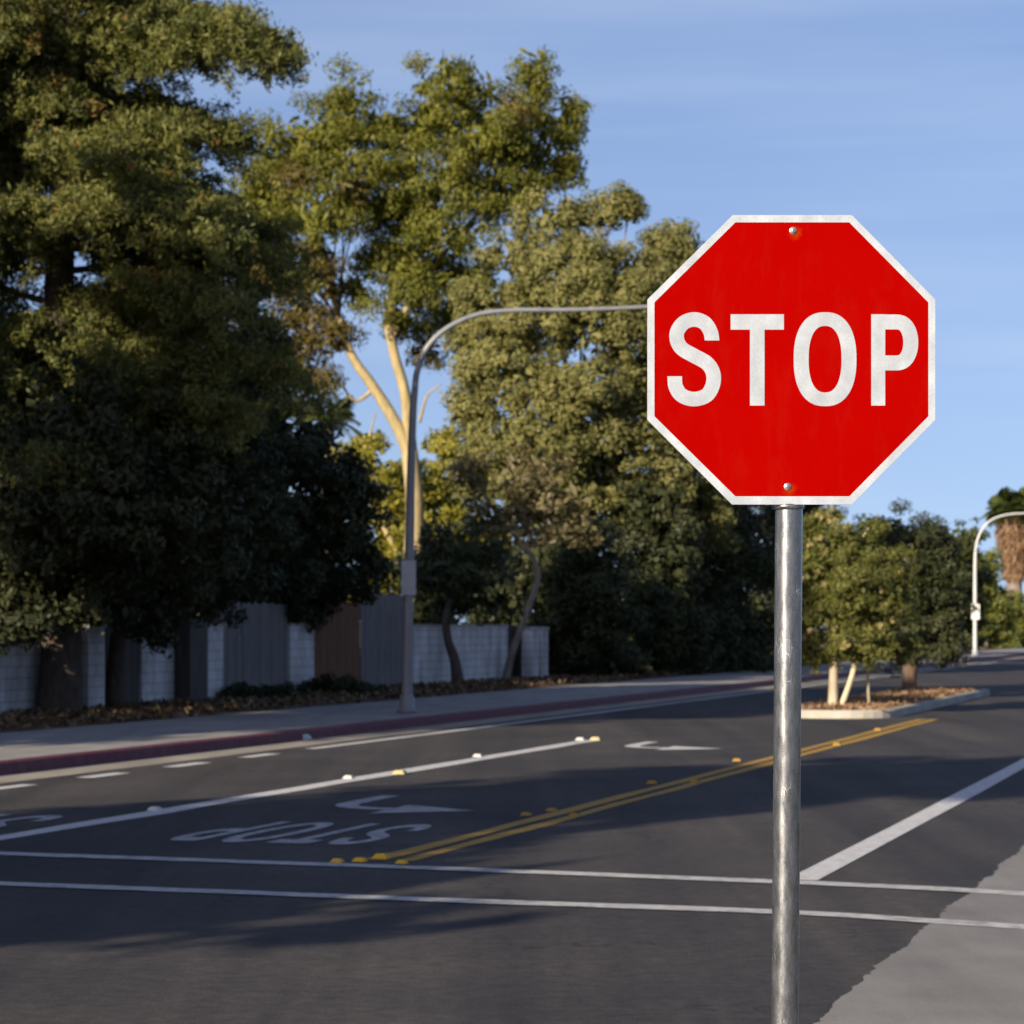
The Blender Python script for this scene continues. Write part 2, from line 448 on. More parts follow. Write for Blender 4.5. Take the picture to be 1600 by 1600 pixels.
gut = strip('gutter', -80, 600, -14.0, -13.3, .002, M['gutter']); tag(gut, None, None, None, 'structure')
# far kerb: rounded top, painted red
prof = [(-13.98, -.02), (-14.02, .10), (-14.04, .135), (-14.08, .15), (-14.2, .152), (-14.2, -.02)]
kv = []; kf = []
kus = [-80, 0, 20, 30, 40, 60, 80, 120, 200, 600]
for u in kus: kv += [UV(u, v, z) for v, z in prof]
npf = len(prof)
for i in range(len(kus) - 1):
    for j in range(npf - 1):
        a = i * npf + j; kf.append((a, a + npf, a + npf + 1, a + 1))
kerb = obj_from('kerb', kv, kf, M['red_paint']); tag(kerb, None, None, None, 'structure')
mb = MB(); u = -80.0
while u < 400:                                           # slabs with open joints
    w = 1.5 if u < 160 else 8.0
    a, b, c, d = UV(u + .006, -17.9), UV(u + w - .006, -17.9), UV(u + w - .006, -14.203), UV(u + .006, -14.203)
    mb.add([(q.x, q.y, z) for z in (-.02, .145) for q in (a, b, c, d)], [(4, 7, 6, 5), (0, 1, 5, 4), (1, 2, 6, 5), (2, 3, 7, 6), (3, 0, 4, 7)])
    u += w
sw = mb.build('sidewalk', M['walk']); tag(sw, None, None, None, 'structure')

# verge of bare soil, lumpy, up to and past the walls
nu, nv = 240, 26
uu = np.linspace(-80, 420, nu); vv = np.linspace(-44, -17.9, nv)
vv[-6:] = [-20.9, -20, -19.3, -18.6, -18.1, -17.9]
verts = []
for u in uu:
    for v in vv:
        verts.append(UV(u, v, .10 + (.07 * rng.uniform() if v > -22 and v < -18 else .03)))
faces = [(i * nv + j, i * nv + j + 1, (i + 1) * nv + j + 1, (i + 1) * nv + j) for i in range(nu - 1) for j in range(nv - 1)]
verge = obj_from('verge', verts, faces, M['soil'], None, True); tag(verge, None, None, None, 'structure')

nl = 26000
lu = rng.uniform(15, 110, nl); lv = -18 - 3.2 * rng.uniform(0, 1, nl) ** .8; lz = .16 + .12 * rng.uniform(0, 1, nl) ** 2
pts = np.array([UV(a, b, c) for a, b, c in zip(lu, lv, lz)])
nr = unit(rng.normal(size=(nl, 3)) * .6 + np.array([0, 0, .8]))
lit = leaf_object('leaf_litter', leaf_quads(pts, nr, .16, .07), rng.uniform(0, 1, nl), M['litter'])
tag(lit, 'brown dry leaf litter and weeds along the foot of the walls', 'leaf litter', None, 'stuff')

# ---- glyphs, drawn from the sign's letters (unit: letter height = 1)
def ribbon(pts, w, level_ends=False):
    v = []; f = []
    n = len(pts)
    for i in range(n):
        t = (pts[min(i + 1, n - 1)] - pts[max(i - 1, 0)]).normalized()
        nx = Vector((-t.y, t.x, 0)); ww = w[i] if isinstance(w, list) else w
        if level_ends and i in (0, n - 1): nx = Vector((math.copysign(1, nx.x), 0, 0))
        v += [pts[i] + nx * ww / 2, pts[i] - nx * ww / 2]
    for i in range(n - 1): f.append((2 * i, 2 * i + 1, 2 * i + 3, 2 * i + 2))
    return v, f
GS = 450.0
def gz(x, y): return Vector(((x - 796) / GS, (806 - y) / GS, 0))
def glyph(ch):
    v = []; f = []
    def put(a, b):
        n = len(v); v.extend(a); f.extend([tuple(i + n for i in q) for q in b])
    def rect(x0, y0, x1, y1): put([gz(x0, y1), gz(x1, y1), gz(x1, y0), gz(x0, y0)], [(0, 1, 2, 3)])
    if ch == 'T':
        put([gz(590, 1027), gz(660, 1027), gz(660, 662), gz(753, 662), gz(753, 588), gz(497, 588), gz(497, 662), gz(590, 662)],
            [(0, 1, 2, 3, 4, 5, 6, 7)])
    elif ch == 'O':
        n = 64; a = []; b = []
        def se(c, s, rx, ry, e): return gz(951 + rx * math.copysign(abs(c) ** (2 / e), c), 804 + ry * math.copysign(abs(s) ** (2 / e), s))
        for i in range(n):
            q = 2 * math.pi * i / n; c, s = math.cos(q), math.sin(q)
            a.append(se(c, s, 151, 226, 2.35)); b.append(se(c, s, 79, 160, 2.35))
        put(a + b, [(i, (i + 1) % n, n + (i + 1) % n, n + i) for i in range(n)])
    elif ch == 'P':
        rect(1173, 588, 1240, 1027)
        path = [gz(1240, 625), gz(1270, 625), gz(1292, 625)]
        for i in range(1, 24):
            q = math.pi * i / 24; path.append(gz(1292 + 71 * math.sin(q) ** .8, 723.5 - 98.5 * math.cos(q)))
        path += [gz(1292, 822), gz(1270, 822), gz(1240, 822)]
        put(*ribbon(path, 72 / GS))
    elif ch == 'S':
        path = catmull([gz(*p) for p in [(408, 714), (400, 672), (372, 630), (323, 613), (273, 628), (241, 670), (240, 714), (264, 754), (322, 788),
                                         (384, 824), (413, 872), (411, 928), (381, 978), (320, 996), (262, 978), (233, 936), (228, 886)]], 5)
        put(*ribbon(path, 70 / GS, True))
    return v, f

def marking(name, verts, faces, mat, parent=road):
    o = obj_from(name, verts, faces, mat, parent)
    bm = bmesh.new(); bm.from_mesh(o.data); bmesh.ops.recalc_face_normals(bm, faces=bm.faces[:])
    for fc in bm.faces:
        if fc.normal.z < 0: fc.normal_flip()
    bm.to_mesh(o.data); bm.free()
    return o
def road_line(name, u0, u1, v, w, mat, z=.005):
    n = max(2, int(min(u1 - u0, 120) / 1.2)); uu = np.linspace(u0, u1, n); vs = []; fs = []
    for i, u in enumerate(uu):
        j = .012 * rng.normal(size=2)
        vs += [UV(u, v - w / 2 + j[0], z), UV(u, v + w / 2 + j[1], z)]
        if i: fs.append((2 * i - 2, 2 * i, 2 * i + 1, 2 * i - 1))
    return marking(name, vs, fs, mat)
e0 = uv_of(G(1256, 1376))[0]
road_line('edge_line', e0, 500, -3.08, .22, M['white_paint'])
w0 = uv_of(G(940, 1157))[0]
road_line('lane_line', -10, w0, -9.87, .27, M['white_paint'])
y0 = uv_of(G(600, 1345))[0]; y1 = uv_of(G(1445, 1124))[0]
road_line('double_yellow_line', y0, y1, -6.32, .15, M['yellow_paint'])
road_line('double_yellow_line', y0, y1, -6.09, .15, M['yellow_paint'])
for xa, xb, ya, yb in ((-40, 48, 1235, 1226), (131, 192, 1218, 1209), (264, 319, 1199, 1191), (382, 428, 1184, 1177)):
    ua = uv_of(on_line(xa, -12.88))[0]; ub = uv_of(on_line(xb, -12.88))[0]
    road_line('broken_line', ua, ub, -12.88, .2, M['white_paint'])
ua = uv_of(on_line(480, -12.95))[0]
road_line('bike_lane_line', ua, 420, -12.9, .16, M['white_paint'])
for pl, wid in (([(-120, 1329), (0, 1333), (350, 1345), (700, 1357), (1210, 1377), (1480, 1389), (1760, 1406)], .25),
                ([(-120, 1376), (0, 1380), (350, 1393), (750, 1408), (1210, 1424), (1480, 1440), (1760, 1459)], .24)):
    c = catmull([G(x, y, .0075) for x, y in pl], 6); vs = []; fs = []
    for i, p in enumerate(c):
        t = (c[min(i + 1, len(c) - 1)] - c[max(i - 1, 0)]).normalized(); nx = Vector((-t.y, t.x, 0))
        vs += [p + nx * wid / 2 * random.uniform(.9, 1.08), p - nx * wid / 2 * random.uniform(.9, 1.08)]
        if i: fs.append((2 * i - 2, 2 * i - 1, 2 * i + 1, 2 * i))
    marking('crosswalk_line', vs, fs, M['line_paint'])
def road_word(uc, vc, width, length, mat):
    for ch in 'STOP':                                    # read by drivers coming the other way
        v, f = glyph(ch)
        vs = [UV(uc - p.y * length, vc - p.x * width / 2.7, .006) for p in v]
        marking('stop_letter', vs, f, mat)
road_word(20.75, -7.72, 1.70, 2.2, M['worn_white'])
road_word(20.9, -11.3, 1.9, 2.2, M['worn_white'])
def turn_arrow(uc, vc, mat):
    # stem comes towards the camera, bends to the right, ends in a barbed head
    stem = catmull([Vector((-.52, 1.25, 0)), Vector((-.52, .3, 0)), Vector((-.46, -.25, 0)), Vector((-.22, -.55, 0)), Vector((.12, -.62, 0))], 5)
    v, f = ribbon(stem, lerp_list([.19, .2, .22, .24, .27], len(stem)))
    n = len(v); v += [Vector((.1, -.05, 0)), Vector((.1, -1.25, 0)), Vector((.92, -.64, 0))]; f.append((n, n + 1, n + 2))
    marking('arrow_marking', [UV(uc + p.y, vc + p.x, .006) for p in v], f, mat)
turn_arrow(uv_of(G(640, 1258))[0], -8.05, M['worn_white'])
turn_arrow(uv_of(G(1040, 1166))[0], -8.35, M['white_paint'])

# raised pavement markers
def marker(x, y, mat, label, k=1.0):
    p = G(x, y, .0); mb = MB()
    a, b, h = .034 * k, .034 * k, .019 * k
    v = [(-a, -b, 0), (a, -b, 0), (a, b, 0), (-a, b, 0), (-a * .6, -b * .62, h), (a * .6, -b * .62, h), (a * .6, b * .62, h), (-a * .6, b * .62, h)]
    mb.add(v, [(4, 5, 6, 7), (0, 1, 5, 4), (1, 2, 6, 5), (2, 3, 7, 6), (3, 0, 4, 7), (0, 3, 2, 1)])
    o = mb.build('road_marker', mat, None, False)
    o.location = (p.x, p.y, .006); o.rotation_euler = (0, 0, -TH)
    tag(o, label, 'road marker', 'raised road markers')
    return o
for x, y, mt, lb, k in (
    (242, 1267, 'marker_white', 'white raised marker on the lane line, the one closest to the crosswalk', 1.7),
    (545, 1217, 'marker_white', 'white raised marker on the lane line, next to an amber one', 1.7),
    (625, 1210, 'marker_amber', 'amber raised marker midway along the white lane line', 2.2),
    (747, 1183, 'marker_white', 'white raised marker standing alone on the upper part of the lane line', 1.8),
    (907, 1157, 'marker_white', 'white raised marker at the far end of the lane line', 2.0),
    (931, 1157, 'marker_amber', 'amber raised marker that ends the white lane line', 2.4),
    (466, 1156, 'marker_white', 'large white raised marker beside the red kerb', 5.0),
    (527, 1348, 'marker_yellow', 'dull yellow marker farthest left of the cluster on the crosswalk line', 1.25),
    (562, 1347, 'marker_yellow', 'yellow marker second from left in the cluster on the crosswalk line', 1.4),
    (596, 1342, 'marker_yellow', 'bright yellow block marker where the double yellow line begins', 1.7),
    (628, 1350, 'marker_yellow', 'low yellow marker on the right of the cluster at the crosswalk', 1.2),
    (822, 1275, 'marker_dull', 'yellow marker left of the double line beside the curved arrow', 1.4),
    (862, 1268, 'marker_dull', 'yellow marker left of the double line, one step past the curved arrow', 1.4),
    (898, 1276, 'marker_dull', 'yellow marker on the near side of the double line past the curved arrow', 1.4),
    (1018, 1225, 'marker_dull', 'yellow marker on the turn lane side of the double line', 1.6),
    (1086, 1224, 'marker_dull', 'yellow marker on the near side of the double line, left of the post', 1.6),
    (1152, 1190, 'marker_dull', 'yellow marker on the double line just left of the sign post', 1.7),
    (1308, 1165, 'marker_dull', 'yellow marker on the near side of the double line, right of the post', 1.8),
    (1372, 1142, 'marker_dull', 'yellow marker on the double line nearest the planted island', 2.0)):
    marker(x, y, M[mt], lb, k)

# ---- planted island
isl = empty('median_island', UV(50, -8.1)); tag(isl, None, None, None, 'structure')
def isl_outline(inset, n=16):
    pts = []
    hw = 1.15 - inset; u0 = 49.0 + 1.15
    for i in range(n + 1):
        q = math.pi * (i / n) + math.pi
        pts.append((u0 + hw * 1.0 * math.sin(q), -8.05 + hw * math.cos(q)))
    u1 = 66.5
    for i in range(n + 1):
        q = math.pi * (i / n)
        pts.append((u1 + hw * math.sin(q), -8.05 + hw * math.cos(q)))
    return pts
b0 = Vector(isl.location)
rings = []
for ins, z in ((0, 0), (.02, .12), (.05, .15), (.22, .15), (.22, .08)):
    rings.append([UV(u, v, z) - b0 for u, v in isl_outline(ins)])
k = len(rings[0]); vs = [p for r in rings for p in r]; fs = []
for i in range(len(rings) - 1):
    for j in range(k):
        a, b = i * k + j, i * k + (j + 1) % k
        fs.append((a, b, b + k, a + k))
obj_from('island_kerb', vs, fs, M['kerbstone'], isl)
obj_from('island_soil', [UV(u, v, .13) - b0 for u, v in isl_outline(.22)], [tuple(range(k))], M['bark_mulch'], isl)
nl = 2600
lu = rng.uniform(49.5, 66.5, nl); lv = rng.uniform(-9, -7.1, nl)
ptsl = np.array([UV(a, b, .14 + .05 * rng.uniform()) for a, b in zip(lu, lv)])
tl = leaf_object('dry_grass', leaf_quads(ptsl, unit(rng.normal(size=(nl, 3)) * .7 + np.array([0, 0, .6])), .17, .06), rng.uniform(.3, 1, nl), M['skirt'])
tag(tl, 'tan dry grass and bark scraps on the island bed', 'dry grass', None, 'stuff')

# ================================================================== WALLS AND FENCES (behind the verge)
WV = -21.0
def span(xa, xb, v=WV):
    a = on_line(xa, v); b = on_line(xb, v)
    return uv_of(a)[0], uv_of(b)[0]
RZ = math.pi / 2 - TH                                     # along the road
def block_wall(xa, xb, h, label, v=WV):
    u0, u1 = span(xa, xb, v); L = u1 - u0
    root = empty('block_wall', UV((u0 + u1) / 2, v, 0), RZ); tag(root, label, 'wall', 'white block walls behind the verge')
    m1 = MB(); m1.box((0, 0, h / 2), L, .2, h); m1.build('wall_face', M['block'], root)
    m2 = MB(); m2.box((0, 0, h + .03), L + .004, .25, .06); m2.build('wall_cap', M['kerbstone'], root)
    return root
def board_fence(xa, xb, h, mat, label, v=WV, bw=.16, cat='fence'):
    u0, u1 = span(xa, xb, v); L = u1 - u0
    root = empty('board_fence', UV((u0 + u1) / 2, v, 0), RZ); tag(root, label, cat, 'board fences behind the verge')
    m1 = MB(); n = max(2, int(L / bw)); w = L / n
    for i in range(n):
        hh = h + random.uniform(-.03, .03)
        m1.box((-L / 2 + w * (i + .5), -.035 + random.uniform(-.008, .008), hh / 2 + .06), w - .014, .022, hh - .06)
    m1.build('board_panel', mat, root)
    m2 = MB()
    for z in (.4, h - .3): m2.box((0, .01, z), L, .045, .09)
    m2.build('rail', mat, root)
    for s in (-1, 1):
        m3 = MB(); m3.box((s * (L / 2 - .06), .09, (h + .05) / 2), .1, .1, h + .05); m3.build('post', mat, root)
    return root
def post(xa, xb, h, mat, name, label, cat, v=WV + .25):
    u0, u1 = span(xa, xb, v); w = u1 - u0
    root = empty(name, UV((u0 + u1) / 2, v, 0), RZ); tag(root, label, cat)
    m1 = MB(); m1.box((0, 0, h / 2), w, .3, h); m1.build('shaft', mat, root, False, .012)
    m2 = MB(); m2.box((0, 0, h + .035), w + .06, .36, .07); m2.build('cap', mat, root, False, .012)
    return root
block_wall(-260, 62, 1.5, 'white block wall left of the dark conifer trunk')
post(126, 152, 1.66, M['block'], 'wall_pillar', 'bright white pillar just right of the dark conifer trunk', 'pillar')
board_fence(62, 214, 1.75, M['wood_dark'], 'nearly black board fence behind the bright white pillar')
block_wall(214, 342, 1.68, 'white block wall split by a dark post, under hanging foliage')
post(286, 314, 1.85, M['wood_dark'], 'wooden_post', 'dark wooden post in front of a white block wall', 'post', WV + .3)
board_fence(343, 446, 2.15, M['wood_grey'], 'tall weathered grey board fence between two white walls')
block_wall(447, 484, 1.7, 'narrow white block wall between grey fence and brown fence')
board_fence(485, 560, 2.2, M['wood_brown'], 'reddish brown board fence beside the narrow white wall')
board_fence(561, 640, 2.45, M['wood_grey'], 'tallest grey board fence right behind the near street lamp')
block_wall(641, 788, 1.68, 'long white block wall behind the slim crooked tree trunks')
board_fence(788, 905, 1.7, M['wood_dark'], 'dark board fence behind the paired white posts')
post(823, 834, 1.6, M['block'], 'wall_pillar', 'thinner left one of the paired white posts by the dark hedge', 'pillar', WV + .5)
post(838, 849, 1.6, M['block'], 'wall_pillar', 'right one of the paired white posts by the dark hedge', 'pillar', WV + .5)

# ================================================================== STREET LAMPS
def lamp(base_x, base_y, pole_px, arm_px, steel, rad, label, plate):
    d = F * (EYE - .15) / (base_y - HY)
    b = P(base_x, base_y, d)
    root = empty('street_lamp', b); tag(root, label, 'street lamp', 'curved arm street lamps')
    pts = catmull([P(x, y, d) - b for x, y in pole_px], 6)
    n = len(pts); m1 = MB(); m1.tube(pts, list(np.linspace(rad, rad * .62, n)), 14); m1.build('pole', M[steel], root, True)
    pts = catmull([P(x, y, d) - b for x, y in arm_px], 8)
    m2 = MB(); m2.tube(pts, list(np.linspace(rad * .6, rad * .36, len(pts))), 12); m2.build('arm', M[steel], root, True)
    m3 = MB(); m3.tube([(0, 0, 0), (0, 0, .04), (0, 0, .05), (0, 0, .28), (0, 0, .32)], [rad * 1.9, rad * 1.9, rad * 1.35, rad * 1.3, rad * 1.02], 14)
    m3.build('base_plate', M[steel], root, True)
    e = pts[-1]; m4 = MB()
    prof = [(-.05, .05, .05), (.1, .09, .07), (.3, .15, .1), (.55, .16, .1), (.75, .12, .07), (.84, .03, .03)]
    ring = []
    for x, w, h in prof:
        ring += [(e.x + x, e.y + w * math.cos(q), e.z + h * math.sin(q) * (1 if math.sin(q) > 0 else .55)) for q in [2 * math.pi * i / 12 for i in range(12)]]
    fs = [(i * 12 + j, i * 12 + (j + 1) % 12, (i + 1) * 12 + (j + 1) % 12, (i + 1) * 12 + j) for i in range(len(prof) - 1) for j in range(12)]
    fs += [tuple(range(12))[::-1], tuple(60 + j for j in range(12))]
    m4.add(ring, fs); head = m4.build('lamp_head', M[steel], root, True)
    m5 = MB(); m5.box((e.x + .42, e.y, e.z - .058), .36, .2, .03); m5.build('lens', M['lamp_glass'], head, False, .008)
    z0, z1, w = plate
    p0 = P(base_x, z0, d) - b; p1 = P(base_x, z1, d) - b
    zc = (p0.z + p1.z) / 2; hh = p0.z - p1.z
    t = (zc / (pts[0].z + .001)); xo = np.interp(zc, [q.z for q in catmull([P(x, y, d) - b for x, y in pole_px], 6)], [q.x for q in catmull([P(x, y, d) - b for x, y in pole_px], 6)])
    m6 = MB(); m6.box((xo, -rad - .02, zc), w, .012, hh); m6.build('sign_plate', M['panel_white' if steel == 'lamp_sunlit' else 'panel_metal'], root, False, .004)
    for dz in (-.28, .28):
        m7 = MB(); m7.tube([(xo, 0, zc + dz * hh - .02), (xo, 0, zc + dz * hh + .02)], rad * 1.06, 14)
        m7.build('clamp', M['panel_white' if steel == 'lamp_sunlit' else 'panel_metal'], root)
    return root
lamp(636, 1113, [(636, 1113), (637, 1000), (640, 850), (642, 740), (645, 650), (648, 610)],
     [(648, 610), (652, 580), (668, 542), (700, 512), (745, 492), (800, 485), (900, 484), (1000, 480), (1075, 474)], 'lamp_metal', .098,
     'grey lamp post at the red kerb, tall, its arm reaching behind the sign', (876, 930, .26))
lamp(1523.5, 1025, [(1523.5, 1025), (1523.5, 960), (1523.5, 890), (1524, 862)],
     [(1524, 862), (1527, 845), (1536, 825), (1552, 811), (1575, 804), (1600, 802), (1640, 800)], 'lamp_sunlit', .11,
     'distant sunlit lamp post in front of the shaggy palm', (944, 968, .42))

# ================================================================== TREES ON THE VERGE SIDE
# --- the big conifer
def conifer():
    d = 46.8; base = P(92, 1119, d)
    root = empty('conifer_tree', base)
    tag(root, 'huge drooping conifer that fills the upper left, dark trunk beside a white pillar', 'tree')
    H = 18.5; mb = MB()
    tp = catmull([(0, 0, -.1), (.05, 0, 2), (-.05, .1, 6), (.1, 0, 11), (0, .1, H)], 6)
    mb.tube(tp, lerp_list([.42, .33, .29, .2, .04], len(tp)), 12)
    Q = []; T = []
    def limb(z, az, ln, rise, dens=1.0):
        a = Vector((math.cos(az), math.sin(az), 0)); side = Vector((-a.y, a.x, 0))
        ctrl = [Vector((0, 0, z)), Vector((0, 0, z + rise * ln * .35)) + a * ln * .35, Vector((0, 0, z + rise * ln * .55)) + a * ln * .7,
                Vector((0, 0, z + rise * ln * .5 - .12 * ln)) + a * ln]
        pts = catmull(ctrl, 6)
        mb.tube(pts, lerp_list([.075, .05, .03, .008], len(pts)), 6, False)
        nb = int(ln * 15 * dens)
        for i in range(nb):
            t = random.uniform(.08, 1.0) ** .85; q = t * (len(pts) - 1); k = min(int(q), len(pts) - 2)
            p = pts[k].lerp(pts[k + 1], q - k)
            sd = random.choice((-1, 1)); bl = random.uniform(.3, 1.45) * (1.15 - .6 * t)
            dr = (a * random.uniform(.1, 1.0) + side * sd * random.uniform(.2, 1.0) + Vector((0, 0, random.uniform(-.75, .45)))).normalized()
            ct = random.gauss(.45, .17)
            m = int(150 * bl + 20); s = rng.uniform(0, 1, m) ** .8
            c = np.array(p)[None] + np.array(dr)[None] * (s * bl)[:, None]
            wd = .035 + .11 * np.sin(np.pi * np.clip(s * .95 + .05, 0, 1))
            c = c + rng.normal(size=(m, 3)) * wd[:, None] * np.array([1, 1, .6]); c[:, 2] -= .28 * s * s * bl + rng.uniform(0, .2, m) ** 1.4
            nr = unit(rng.normal(size=(m, 3)) * .8 + np.array([-.15, -.25, .35]))
            Q.append(leaf_quads(c, nr, .135, .036, .8)); T.append(ct + rng.normal(0, .15, m))
    z = 5.0
    while z < H - .5:
        top = (H - z) / (H - 3)
        for k in range(random.choice((4, 4, 5))):
            ln = (1.3 + 3.5 * min(1, top * 1.5)) * random.uniform(.35, 1.0) * (1.0 if z < 9.0 else .76)
            limb(z + random.uniform(-.3, .3), random.uniform(0, 2 * math.pi), ln, random.uniform(-.25, .45))
        z += .42
    # the long boughs that stand out against the sky, and the heavy ones low down
    for x, y, dz, az in ((458, 62, .1, -.1), (425, 30, .1, .15), (385, 175, .5, .1), (375, 300, .5, -.2), (345, 30, .3, -.25), (330, 255, .6, .3), (300, 190, .4, -.4),
                         (420, 75, .1, -.3)):
        tgt = P(x, y, d) - base
        limb(tgt.z - dz * .6, az, abs(tgt.x) / max(.7, math.cos(az)), .12, 1.35)
    off = np.zeros(3)
    leaf_object('crown', np.concatenate(Q), np.concatenate(T), M['leaf_conifer'], root)
    mb.build('trunk', M['bark_dark'], root, True)
conifer()

# --- dark broadleaf masses in front of the walls on the left (all in shade)
rows = [(250, 470, 130, 90, 49), (120, 560, 150, 110, 47.5), (330, 560, 110, 100, 50), (60, 700, 150, 130, 46), (220, 720, 150, 130, 47.5), (340, 780, 120, 110, 50),
        (90, 880, 130, 90, 45.8), (250, 890, 110, 80, 48), (30, 960, 80, 60, 45), (178, 955, 30, 45, 46.5), (252, 975, 24, 40, 47.5), (350, 900, 70, 60, 50), (20, 880, 80, 80, 45.5), (200, 940, 40, 35, 47.5), (330, 925, 50, 35, 50), (270, 640, 120, 110, 49), (400, 560, 70, 80, 52), (130, 690, 140, 110, 44.5), (250, 760, 120, 110, 45), (150, 800, 130, 90, 44), (40, 800, 90, 110, 44), (330, 690, 100, 90, 46.5), (280, 850, 100, 80, 45.5), (400, 730, 60, 80, 51)]
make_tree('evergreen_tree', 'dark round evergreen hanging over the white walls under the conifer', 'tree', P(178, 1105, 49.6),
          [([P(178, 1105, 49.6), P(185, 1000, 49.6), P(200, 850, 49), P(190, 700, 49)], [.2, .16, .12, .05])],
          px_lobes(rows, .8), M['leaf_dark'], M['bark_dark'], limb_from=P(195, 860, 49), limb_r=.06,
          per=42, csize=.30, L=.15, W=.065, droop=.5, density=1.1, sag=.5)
rows = [(430, 680, 70, 70, 58), (470, 760, 90, 80, 59), (400, 820, 80, 80, 58), (520, 820, 75, 75, 60), (560, 890, 50, 50, 60.5), (460, 900, 80, 50, 59), (545, 750, 40, 60, 60),
        (380, 640, 60, 70, 57), (495, 690, 30, 40, 59), (500, 930, 40, 40, 60), (425, 915, 45, 35, 59), (395, 900, 40, 35, 58), (460, 945, 40, 28, 60), (480, 965, 30, 20, 60.5)]
make_tree('evergreen_tree', 'dark leafy tree leaning over the grey and brown board fences', 'tree', P(470, 1086, 61),
          [([P(470, 1086, 61), P(472, 1000, 61), P(462, 900, 60.5), P(465, 760, 60)], [.18, .15, .11, .05])],
          px_lobes(rows), M['leaf_dark'], M['bark_dark'], limb_from=P(464, 890, 60.3), limb_r=.06,
          per=42, csize=.34, L=.16, W=.07, droop=.3, density=1.1, many=2.8)
# low shrubs along the walls
for x, v, w, h, lb in ((395, -20.3, 1.2, .35, 'low dark shrub in front of the weathered grey fence'),
                       (520, -20.2, 1.1, .4, 'low dark shrub in front of the reddish brown fence'),
                       (905, -20.1, 1.4, .9, 'dark shrub at the near end of the clipped hedge')):
    p = on_line(x, v, .1)
    make_tree('shrub', lb, 'shrub', p, [([p, p + Vector((.05, 0, h * .6))], [.05, .02])],
              [(p + Vector((0, 0, h * .55)), (w, .6, h * .6)), (p + Vector((.5, .1, h * .4)), (w * .6, .5, h * .45))],
              M['leaf_dark'], M['bark_dark'], 'low shrubs along the wall', per=30, csize=.2, L=.13, W=.05, extra_limbs=False, trunk_name='stem', crown_name='foliage')

# --- the tall gum tree
d = 96.0
rows = [(400, 300, 40, 60, d + 1), (390, 380, 35, 50, d + 1), (545, 170, 58, 56, d), (500, 210, 70, 50, d - 1), (435, 235, 60, 50, d), (560, 260, 80, 60, d - 1.5), (430, 320, 62, 70, d), (500, 340, 80, 60, d - 2),
        (690, 130, 50, 58, d), (740, 150, 55, 50, d + 1), (830, 125, 45, 62, d), (660, 200, 60, 50, d), (770, 215, 80, 52, d - 1.5), (850, 215, 55, 60, d), (884, 225, 26, 60, d + 1.5),
        (700, 285, 85, 50, d - 1), (830, 285, 65, 26, d), (760, 318, 60, 24, d), (620, 330, 60, 50, d), (680, 370, 70, 50, d - 1),
        (612, 215, 55, 45, d), (625, 268, 70, 45, d - 1), (735, 235, 70, 45, d + 1), (888, 175, 24, 45, d + 1), (872, 262, 38, 26, d), (810, 312, 50, 18, d - 1), (800, 270, 70, 40, d - .5), (640, 330, 80, 50, d + 1), (600, 410, 55, 50, d), (655, 450, 70, 50, d - 1), (720, 430, 50, 60, d + 1), (560, 450, 30, 45, d), (625, 500, 40, 30, d), (700, 500, 40, 50, d + 2)]
brown = [(430, 400, 60, 60, d), (490, 420, 50, 50, d - 1), (475, 490, 60, 50, d), (450, 560, 45, 45, d + .5), (520, 520, 35, 40, d), (400, 440, 30, 50, d + 1), (545, 300, 40, 40, d - 2), (470, 570, 45, 40, d), (500, 600, 30, 25, d), (410, 520, 35, 45, d), (665, 545, 30, 40, d + 1), (800, 170, 30, 25, d - 2), (470, 280, 40, 40, d - 1.5)]
base = P(640, 1048, d)
gum = make_tree('gum_tree', 'tall gum tree with a forked tan trunk and high open crown against the sky', 'tree', base,
          [([base, P(645, 900, d), P(648, 790, d), P(640, 705, d)], [.44, .38, .33, .30]),
           ([P(645, 740, d), P(632, 690, d), P(606, 640, d), P(578, 597, d), P(548, 552, d), P(525, 480, d), P(500, 380, d)], [.25, .23, .205, .185, .155, .11, .05]),
           ([P(645, 740, d), P(640, 680, d), P(632, 610, d), P(614, 545, d), P(608, 480, d), P(640, 380, d), P(700, 260, d)], [.25, .22, .19, .175, .15, .11, .05]),
           ([P(612, 530, d), P(660, 440, d), P(740, 340, d), P(820, 220, d)], [.11, .09, .06, .03]),
           ([P(586, 606, d), P(560, 626, d), P(545, 618, d), P(530, 600, d), P(490, 602, d)], [.08, .06, .05, .04, .02]),
           ([P(655, 660, d), P(668, 618, d), P(690, 600, d)], [.06, .04, .02])],
          px_lobes(rows), M['leaf_euc'], M['bark_euc'], limb_from=P(625, 560, d), limb_r=.06, extra_limbs=False,
          per=40, csize=.50, L=.225, W=.072, droop=1.2, density=1.0, ragged=.2, sag=.5, many=3.2)
q, t = clump_leaves(px_lobes(brown), per=40, csize=.52, L=.225, W=.07, droop=1.3, density=.95, sag=.6, many=3.2)
leaf_object('dry_foliage', q - np.array(base), t, M['leaf_gum_dry'], gum)
mb = MB()
for c, r in px_lobes(rows + brown):
    a = P(608, 480, d) if c.x > P(570, 0, d).x else P(530, 500, d)
    limbs_to(mb, a - base, [(c - base, r)], .045)
mb.build('branches', M['bark_dark'], gum, True)

